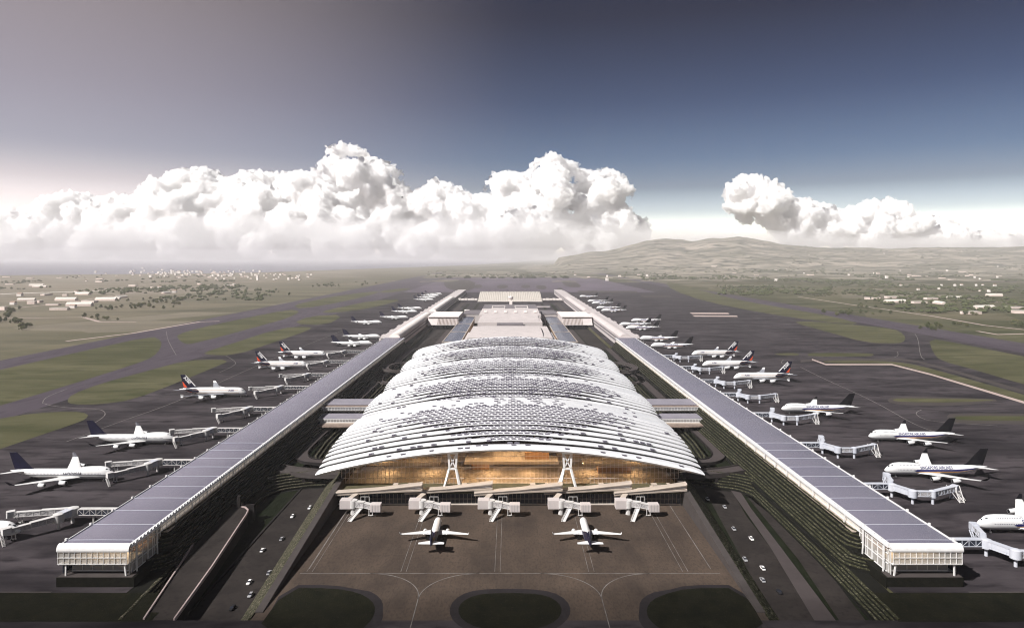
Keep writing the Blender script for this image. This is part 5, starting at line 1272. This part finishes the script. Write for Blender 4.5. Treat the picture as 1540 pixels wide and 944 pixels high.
# far woods and hedges: one mass
wd = MB()
def wood(px0,px1,py0,py1,n,sp=1.0,size=(5,10)):
    for _ in range(n):
        px = random.uniform(px0,px1); py = random.uniform(py0,py1)
        x,y,_ = U(px,py)
        if noise.noise((x*.0022,y*.0011,2.0)) < .02+.12*(1-sp): continue
        z = hill_z(x,y); s = random.uniform(*size)
        for q in range(3):
            c = Vector((x+random.uniform(-s,s),y+random.uniform(-s,s),z+s*.5)); r = s*random.uniform(.5,1)
            vs = [c+Vector((d[0]*r*random.uniform(.7,1.3),d[1]*r*random.uniform(.7,1.3),d[2]*r*random.uniform(.6,1.0))) for d in ((1,0,0),(-1,0,0),(0,1,0),(0,-1,0),(0,0,1),(0,0,-1))]
            wd.add(vs,[(0,2,4),(2,1,4),(1,3,4),(3,0,4),(2,0,5),(1,2,5),(3,1,5),(0,3,5)])
wood(-100,440,414,440,900,.6); wood(100,520,426,452,400,.5); wood(960,1640,395,425,2400,1,(6,13)); wood(1080,1640,420,450,1300); wood(1240,1660,452,480,420,.7); wood(640,980,408,418,300,.8)
for _ in range(2600):      # scrub and woods on the hills
    x = random.uniform(300,13500); y = random.uniform(5200,11300); z = hill_z(x,y)
    if z < 12 or noise.noise((x*.0011,y*.0009,7.0)) < .04: continue
    s = random.uniform(9,20); c = Vector((x,y,z+s*.3))
    vs = [c+Vector((d[0]*s*random.uniform(.8,1.8),d[1]*s*random.uniform(.8,1.6),d[2]*s*random.uniform(.4,.8))) for d in ((1,0,0),(-1,0,0),(0,1,0),(0,-1,0),(0,0,1),(0,0,-1))]
    wd.add(vs,[(0,2,4),(2,1,4),(1,3,4),(3,0,4),(2,0,5),(1,2,5),(3,1,5),(0,3,5)])
wo = wd.build('far_woodland','leaf',None,recalc=False); tag(wo,'scattered far woods and hedgerows on the plain around the airfield','woodland',None,'stuff')
# dark tree clumps in a row behind the far apron
cp = None
for i,px in enumerate((676,703,728,741,754,775,783,794,802,834,850)):
    x,y,_ = U(px,418.3)
    if cp is None:
        cp = empty('tree_clump'); mb = MB(); mb.cyl((0,0,-1),(0,0,4),1.2,.8,n=7); mb.build('trunk','bark',cp); c = crown_mesh(9,None,17,16,110); c.build('crown','leaf',cp,recalc=False); o = cp
    else: o = copy_tree(cp)
    o.location = (x,y,0); o.scale = (random.uniform(.8,1.6),1,random.uniform(.8,1.2))
    tag(o,'dark clump of trees in the row beyond the far end of the apron','tree','tree clumps beyond the far apron')
# houses: a wall block and a pitched or flat roof
def house(w,d,h,flat_,mw,mr):
    r = empty('house'); mb = MB(); mb.box(-w/2,w/2,-d/2,d/2,-3,h); mb.build('wall',mw,r)
    mb = MB()
    if flat_: mb.box(-w/2-.4,w/2+.4,-d/2-.4,d/2+.4,h,h+.8)
    else: mb.loft([[(x,-d/2-.5,h),(x,0,h+d*.32),(x,d/2+.5,h)] for x in (-w/2-.5,w/2+.5)])
    mb.build('roof',mr,r); return r
hp = [house(14,11,7,False,'wall_w','hroof'),house(20,12,8,True,'wall_p','hroof_w'),house(12,12,14,True,'wall_w','hroof_w'),house(46,18,6,True,'wall_p','hroof_w'),house(60,16,5,False,'wall_p','hroof_w'),house(12,10,9,False,'wall_w','hroof_w')]
hused = set()
HL = {'lt':('small pale house of the hazy town near the sea on the left','houses of the far left town'),'ln':('low pinkish building among the fields on the left plain','buildings on the left plain'),
      'rw':('tall white house standing among fields on the right plain','white houses on the right plain'),'rs':('long low pale shed on the right plain','long sheds on the right plain'),'rf':('tiny pale house in the hazy distance below the hills','far houses below the hills')}
def put_house(px,py,ks,key,sc=(1,1)):
    k = random.choice(ks); o = hp[k] if k not in hused else copy_tree(hp[k]); hused.add(k)
    x,y,_ = U(px,py); s = random.uniform(*sc); o.location = (x,y,hill_z(x,y)); o.scale = (s,s,s); o.rotation_euler = (0,0,random.choice((0,.15,-.2,.1,1.5)))
    tag(o,HL[key][0],'house',HL[key][1])
for _ in range(110): put_house(random.gauss(285,46),random.gauss(411.5,2.8),(0,1,2,5),'lt',(.9,1.6))
for _ in range(40): put_house(random.uniform(320,470),random.uniform(411,422),(0,1,2,5),'lt',(.8,1.3))
for a in [(10,417),(45,419),(60,432),(55,430),(90,418),(120,416),(15,428),(30,445),(60,455),(48,457),(80,459),(100,452),(20,458),(90,466),(110,463),(120,460),(135,455),(160,452),(170,450),(182,448),(150,424),(130,423),(115,440),(125,443),(230,434),(240,433),(250,441),(262,440),(300,428),(345,430),(352,428),(5,466),(40,452),(70,444),(98,445),(200,430),(175,415),(200,414),(150,420)]:
    put_house(a[0],a[1],(0,1,3,4),'ln',(.8,1.25))
for a in [(1355,430),(1381,436),(1416,430),(1446,429),(1436,430),(1468,430),(1478,429),(1496,430),(1412,435),(1474,438),(1500,418),(1466,418),(1487,439)]: put_house(a[0],a[1],(2,5,0),'rw',(.65,1.0))
for a in [(1312,450),(1346,455),(1341,448),(1382,456),(1413,457),(1435,449),(1400,450),(1480,464),(1525,464),(1540,471),(1495,445),(1460,472)]: put_house(a[0],a[1],(3,4),'rs',(.9,1.2))
for _ in range(55): put_house(random.uniform(860,1540),random.uniform(399,424),(0,1,2,3),'rf',(.8,1.4))
wt = empty('glass_hall',(0,0,0),0,'large white slanted-roof hall on the far right horizon','hall')
x,y,_ = U(1500,378); 
mb = MB(); mb.loft([[(x-60+d,9200+e,z) for d,e,z in ((-60,0,200),(90,10,330),(190,10,330),(110,0,200))],[(x-60+d,9260+e,z) for d,e,z in ((-60,0,200),(90,10,330),(190,10,330),(110,0,200))]])
z0 = hill_z(x,9200); bpy.data.objects.remove(wt)

# ================================================================== clouds: heaped cumulus far behind the hills
CD = 42000.0
tops = [(-60,318),(0,314),(60,306),(100,288),(125,286),(150,300),(190,292),(212,287),(250,272),(262,262),(300,250),(320,252),(345,266),(385,255),(420,258),(470,258),(488,238),(495,220),(520,214),(545,218),(556,236),(585,240),(605,254),(617,290),(628,292),(640,274),(655,266),(690,280),(722,294),(735,268),(745,256),(790,258),(800,240),(830,228),(860,244),(890,260),(905,249),(930,258),(948,285),(952,316)]
tops2 = [(1095,274),(1110,262),(1135,260),(1158,274),(1180,294),(1200,294),(1235,303),(1260,313),(1290,303),(1320,296),(1355,301),(1362,314),(1385,328),(1402,318),(1430,328),(1440,342),(1480,343),(1500,348),(1525,352)]
base2 = [(1095,306),(1130,330),(1165,352),(1200,366),(1260,371),(1540,371)]
def ico():
    bm = bmesh.new(); bmesh.ops.create_icosphere(bm, subdivisions=2, radius=1.0); v = np.array([tuple(p.co) for p in bm.verts]); f = np.array([[q.index for q in p.verts] for p in bm.faces]); bm.free(); return v,f
IV,IF = ico()
def cloud(name,label,top,base,n,seed,depth=3000,rmax=30,D=CD):
    r_ = np.random.default_rng(seed); V=[]; Fc=[]; o=0
    xs_=[p[0] for p in top]; ys_=[p[1] for p in top]; k = 0; tries = 0
    while k < n and tries < n*30:
        tries += 1
        px = r_.uniform(xs_[0]+2,xs_[-1]-2); yt = np.interp(px,xs_,ys_); yb = np.interp(px,[p[0] for p in base],[p[1] for p in base])
        if k < n*.65: R = r_.uniform(2.5,10); py = yt+R+abs(r_.normal(0,3))
        else: R = r_.uniform(9,rmax); py = r_.uniform(yt+R, max(yt+R+1,yb-2))
        if py > yb: continue
        # stay below the outline
        bad = False
        for a in (-.8,-.4,.4,.8):
            if np.interp(px+a*R,xs_,ys_) > py-R*math.sqrt(1-a*a)+2.5: bad = True
        if bad and R > 5: continue
        dep = r_.uniform(-1,1)*depth*min(1,(py-yt)/40+.15)
        sc = D/F; c = np.array([(px-CX)*sc, D+dep-(py-yt)*sc*.25, 150+(HY-py)*sc]); rr = R*sc
        V.append(IV*rr*np.array([1,1,.9])+c); Fc.append(IF+o); o += len(IV); k += 1
    V = np.concatenate(V); Fc = np.concatenate(Fc)
    me = bpy.data.meshes.new(name); me.from_pydata(V.tolist(),[],Fc.tolist()); me.update(); me.materials.append(M['cloud'])
    o_ = bpy.data.objects.new(name,me); COL.objects.link(o_); o_['kind'] = 'structure'
    md = o_.modifiers.new('r','REMESH'); md.mode='VOXEL'; md.voxel_size = 58; md.use_smooth_shade = True
    for i,(ty,sz,st,nb) in enumerate((('CLOUDS',900,520,2),('VORONOI',620,-380,1),('VORONOI',300,-240,1),('VORONOI',150,-110,1),('CLOUDS',110,60,2))):
        t = bpy.data.textures.new('c%d'%i,ty); t.noise_scale = sz
        if ty=='CLOUDS': t.noise_depth = 3
        dm = o_.modifiers.new('d%d'%i,'DISPLACE'); dm.texture = t; dm.texture_coords='GLOBAL'; dm.strength = st; dm.mid_level = .5 if ty=='CLOUDS' else .35
    return o_
def cloud_mat():
    m = bpy.data.materials.new('cloud_vapour'); m.use_nodes = True; nt = m.node_tree; nt.nodes.remove(nt.nodes['Principled BSDF']); out = nt.nodes['Material Output']
    v = nt.nodes.new('ShaderNodeVolumeScatter'); v.inputs['Color'].default_value = (.995,.995,1,1); v.inputs['Density'].default_value = 1/150; v.inputs['Anisotropy'].default_value = .0
    nt.links.new(v.outputs[0],out.inputs['Volume']); return m
M['cloud'] = cloud_mat()
cloud('cloud','',tops,[(-60,376),(960,376)],2400,3)
cloud('cloud','',tops2,base2,1100,5,2200,20)
cloud('cloud','',[(752,322),(775,310),(800,306),(825,318),(840,345)],[(752,350),(840,355)],60,8,1000,14,CD-5000)
# thin veil of low vapour under the heaped clouds
M['veil'] = bpy.data.materials.new('thin_vapour'); M['veil'].use_nodes = True; nt = M['veil'].node_tree; nt.nodes.remove(nt.nodes['Principled BSDF'])
v = nt.nodes.new('ShaderNodeVolumeScatter'); v.inputs['Color'].default_value = (.99,.985,.99,1); v.inputs['Density'].default_value = 1/3600; nt.links.new(v.outputs[0],nt.nodes['Material Output'].inputs['Volume'])
rv = random.Random(4); vl = []
for k in range(20):
    px = lerp(-60,1540,(k+.5)/20)+rv.uniform(-30,30); big = px < 980
    hw = rv.uniform(90,210) if big else rv.uniform(90,170); h_ = rv.uniform(500,1150) if big else rv.uniform(320,560)
    vl.append((px,hw,560+h_*.98,h_,rv.uniform(34500,37500)))
vl += [(985,150,1250,760,36000),(1075,150,1150,620,37000),(1160,140,1050,520,35500)]
for px,hw,zc,hz_,D in vl:
    vs = IV.copy(); vs = vs*np.array([hw*D/F,rv.uniform(700,1300),hz_])+np.array([(px-CX)*D/F,D,zc+60])
    me = bpy.data.meshes.new('cloud'); me.from_pydata(vs.tolist(),[],IF.tolist()); me.materials.append(M['veil']); me.polygons.foreach_set('use_smooth',[True]*len(me.polygons))
    o = bpy.data.objects.new('cloud',me); COL.objects.link(o); o['kind'] = 'structure'
    sb = o.modifiers.new('s','SUBSURF'); sb.levels = sb.render_levels = 2
# added cloud, unseen behind the camera, placed to darken the nearest ground
M['shade_cloud'] = M['veil'].copy(); M['shade_cloud'].name = 'added_shade_cloud'; M['shade_cloud'].node_tree.nodes['Volume Scatter'].inputs['Density'].default_value = .0052
ALT = 900.0
for gx,gy,rx,ry,rz_ in ((-330,205,330,120,75),(60,190,380,125,80),(420,200,300,120,75),(-60,150,520,110,60)):
    vs = IV.copy()*np.array([rx,ry,rz_])+np.array([gx-.85*ALT,gy-.60*ALT,ALT])
    me = bpy.data.meshes.new('cloud'); me.from_pydata(vs.tolist(),[],IF.tolist()); me.materials.append(M['shade_cloud'])
    o = bpy.data.objects.new('cloud',me); COL.objects.link(o); o['kind'] = 'structure'
    sb = o.modifiers.new('s','SUBSURF'); sb.levels = sb.render_levels = 1
# bird in front of the clouds
b = empty('bird',U(605,297,150+ (HY-297)*120/F) if False else ((605-CX)*120/F,120,150+(HY-297)*120/F),.4,'tiny dark bird flying in front of the big clouds','bird')
mb = MB(); mb.loft([[(x,r*math.cos(a),r*math.sin(a)) for a in np.linspace(0,2*PI,7)[:-1]] for x,r in ((-.25,.01),(-.15,.05),(0,.07),(.15,.05),(.22,.015))]); mb.build('body','black',b)
for s in (-1,1):
    mb = MB(); mb.loft([[(.08,s*.04,.03),(0,s*.04,.06),(-.1,s*.04,.03)],[(.06,s*.22,.12),(0,s*.22,.14),(-.1,s*.22,.12)],[(-.06,s*.42,.08),(-.08,s*.42,.09),(-.12,s*.42,.08)]]); mb.build('wing','black',b)

# ================================================================== haze, light, sky, camera
hz = MB(); hz.box(-58500,58500,-390,99000,-13,560)
hm = bpy.data.materials.new('haze_air'); hm.use_nodes = True; nt = hm.node_tree; nt.nodes.remove(nt.nodes['Principled BSDF'])
pv = nt.nodes.new('ShaderNodeVolumePrincipled'); pv.inputs['Color'].default_value = (.97,.955,.975,1); pv.inputs['Density'].default_value = HAZE = 5.0e-5; pv.inputs['Anisotropy'].default_value = 0.0
nt.links.new(pv.outputs[0],nt.nodes['Material Output'].inputs['Volume'])
ho = hz.build('haze',hm); ho['kind'] = 'stuff'
sd = Vector((-.85,-.60,1.0)).normalized()
sl = bpy.data.lights.new('sun','SUN'); sl.energy = 4.8; sl.angle = math.radians(.5); sl.color = (1.0,.965,.93)
so = bpy.data.objects.new('sun',sl); COL.objects.link(so); so.rotation_euler = sd.to_track_quat('Z','Y').to_euler(); so.location = sd*2000
w = bpy.data.worlds.new('World'); S.world = w; w.use_nodes = True; nt = w.node_tree; N = nt.nodes.new; L = nt.links.new
bg = nt.nodes['Background']; bg.inputs['Strength'].default_value = 0.052
sk = N('ShaderNodeTexSky'); sk.sky_type = 'NISHITA'; sk.sun_disc = False; sk.sun_elevation = math.asin(sd.z); sk.sun_rotation = math.atan2(sd.x,sd.y); sk.altitude = 0; sk.air_density = 1.0; sk.dust_density = 1.4; sk.ozone_density = 2.2
tc = N('ShaderNodeTexCoord'); sp = N('ShaderNodeSeparateXYZ'); L(tc.outputs['Generated'],sp.inputs[0])
# deep clear air overhead: the sky darkens quickly with height
rp = N('ShaderNodeValToRGB'); L(sp.outputs['Z'],rp.inputs[0]); e = rp.color_ramp.elements
st = [(0.0,(6.2,5.2,4.7)),(.035,(5.2,4.5,4.25)),(.065,(1.9,1.75,1.8)),(.10,(.72,.68,.76)),(.14,(.37,.45,.60)),(.22,(.14,.205,.345)),(.33,(.026,.050,.125)),(1.0,(.07,.08,.12))]
while len(e) < len(st): e.new(.5)
for i,(p,c) in enumerate(st): e[i].position = p; e[i].color = (*c,1)
mu = N('ShaderNodeMix'); mu.data_type='RGBA'; mu.blend_type='MULTIPLY'; mu.inputs['Factor'].default_value = 1; L(sk.outputs[0],mu.inputs['A']); L(rp.outputs[0],mu.inputs['B'])
# brighter milky air towards the sea on the left
dt = N('ShaderNodeVectorMath'); dt.operation='DOT_PRODUCT'; L(tc.outputs['Generated'],dt.inputs[0]); dt.inputs[1].default_value = Vector((-.86,.50,.05)).normalized()
mr = N('ShaderNodeMapRange'); mr.interpolation_type='SMOOTHSTEP'; mr.inputs['From Min'].default_value=.44; mr.inputs['From Max'].default_value=1.0; mr.inputs['To Max'].default_value=1.0; L(dt.outputs['Value'],mr.inputs['Value'])
mg = N('ShaderNodeMix'); mg.data_type='RGBA'; zr = N('ShaderNodeMapRange'); zr.interpolation_type='SMOOTHSTEP'; zr.inputs['From Min'].default_value=.0; zr.inputs['From Max'].default_value=.15; zr.inputs['To Min'].default_value=1.0; zr.inputs['To Max'].default_value=.22; L(sp.outputs['Z'],zr.inputs['Value'])
mm = N('ShaderNodeMath'); mm.operation='MULTIPLY'; L(mr.outputs[0],mm.inputs[0]); L(zr.outputs[0],mm.inputs[1]); L(mm.outputs[0],mg.inputs['Factor']); L(mu.outputs['Result'],mg.inputs['A']); mg.inputs['B'].default_value=(17.5,14.6,14.2,1)
L(mg.outputs['Result'],bg.inputs['Color'])
cam = bpy.data.cameras.new('camera'); co = bpy.data.objects.new('camera',cam); COL.objects.link(co); co.location = (0,0,150); co.rotation_euler = (PI/2,0,0)
cam.sensor_width = 36; cam.lens = 36*F/1540; cam.shift_x = (770-CX)/1540; cam.shift_y = -(472-HY)/1540; cam.clip_start = .5; cam.clip_end = 400000
S.camera = co
# move every thing's empty to the base of its own parts
bpy.context.view_layer.update()
for o in list(S.objects):
    if o.type == 'EMPTY' and o.parent is None and o.location.length < 1e-6 and o.children:
        pts = [c.matrix_world @ Vector(q) for c in o.children_recursive if c.type=='MESH' for q in c.bound_box]
        lo = Vector([min(p[i] for p in pts) for i in range(3)]); hi = Vector([max(p[i] for p in pts) for i in range(3)])
        b = Vector(((lo.x+hi.x)/2,(lo.y+hi.y)/2,lo.z)); o.location = b
        for c in o.children: c.location = c.location-b
S.view_settings.view_transform = 'Standard'; S.view_settings.look = 'None'; S.view_settings.exposure = 0.75; S.view_settings.gamma = 1.0
S.view_settings.use_curve_mapping = False
S.cycles.use_denoising = True; S.cycles.max_bounces = 22; S.cycles.transparent_max_bounces = 16; S.cycles.volume_bounces = 20; S.cycles.use_adaptive_sampling = False; S.cycles.filter_width = 1.1; S.cycles.sample_clamp_indirect = 2.0; S.cycles.denoising_prefilter = 'ACCURATE'
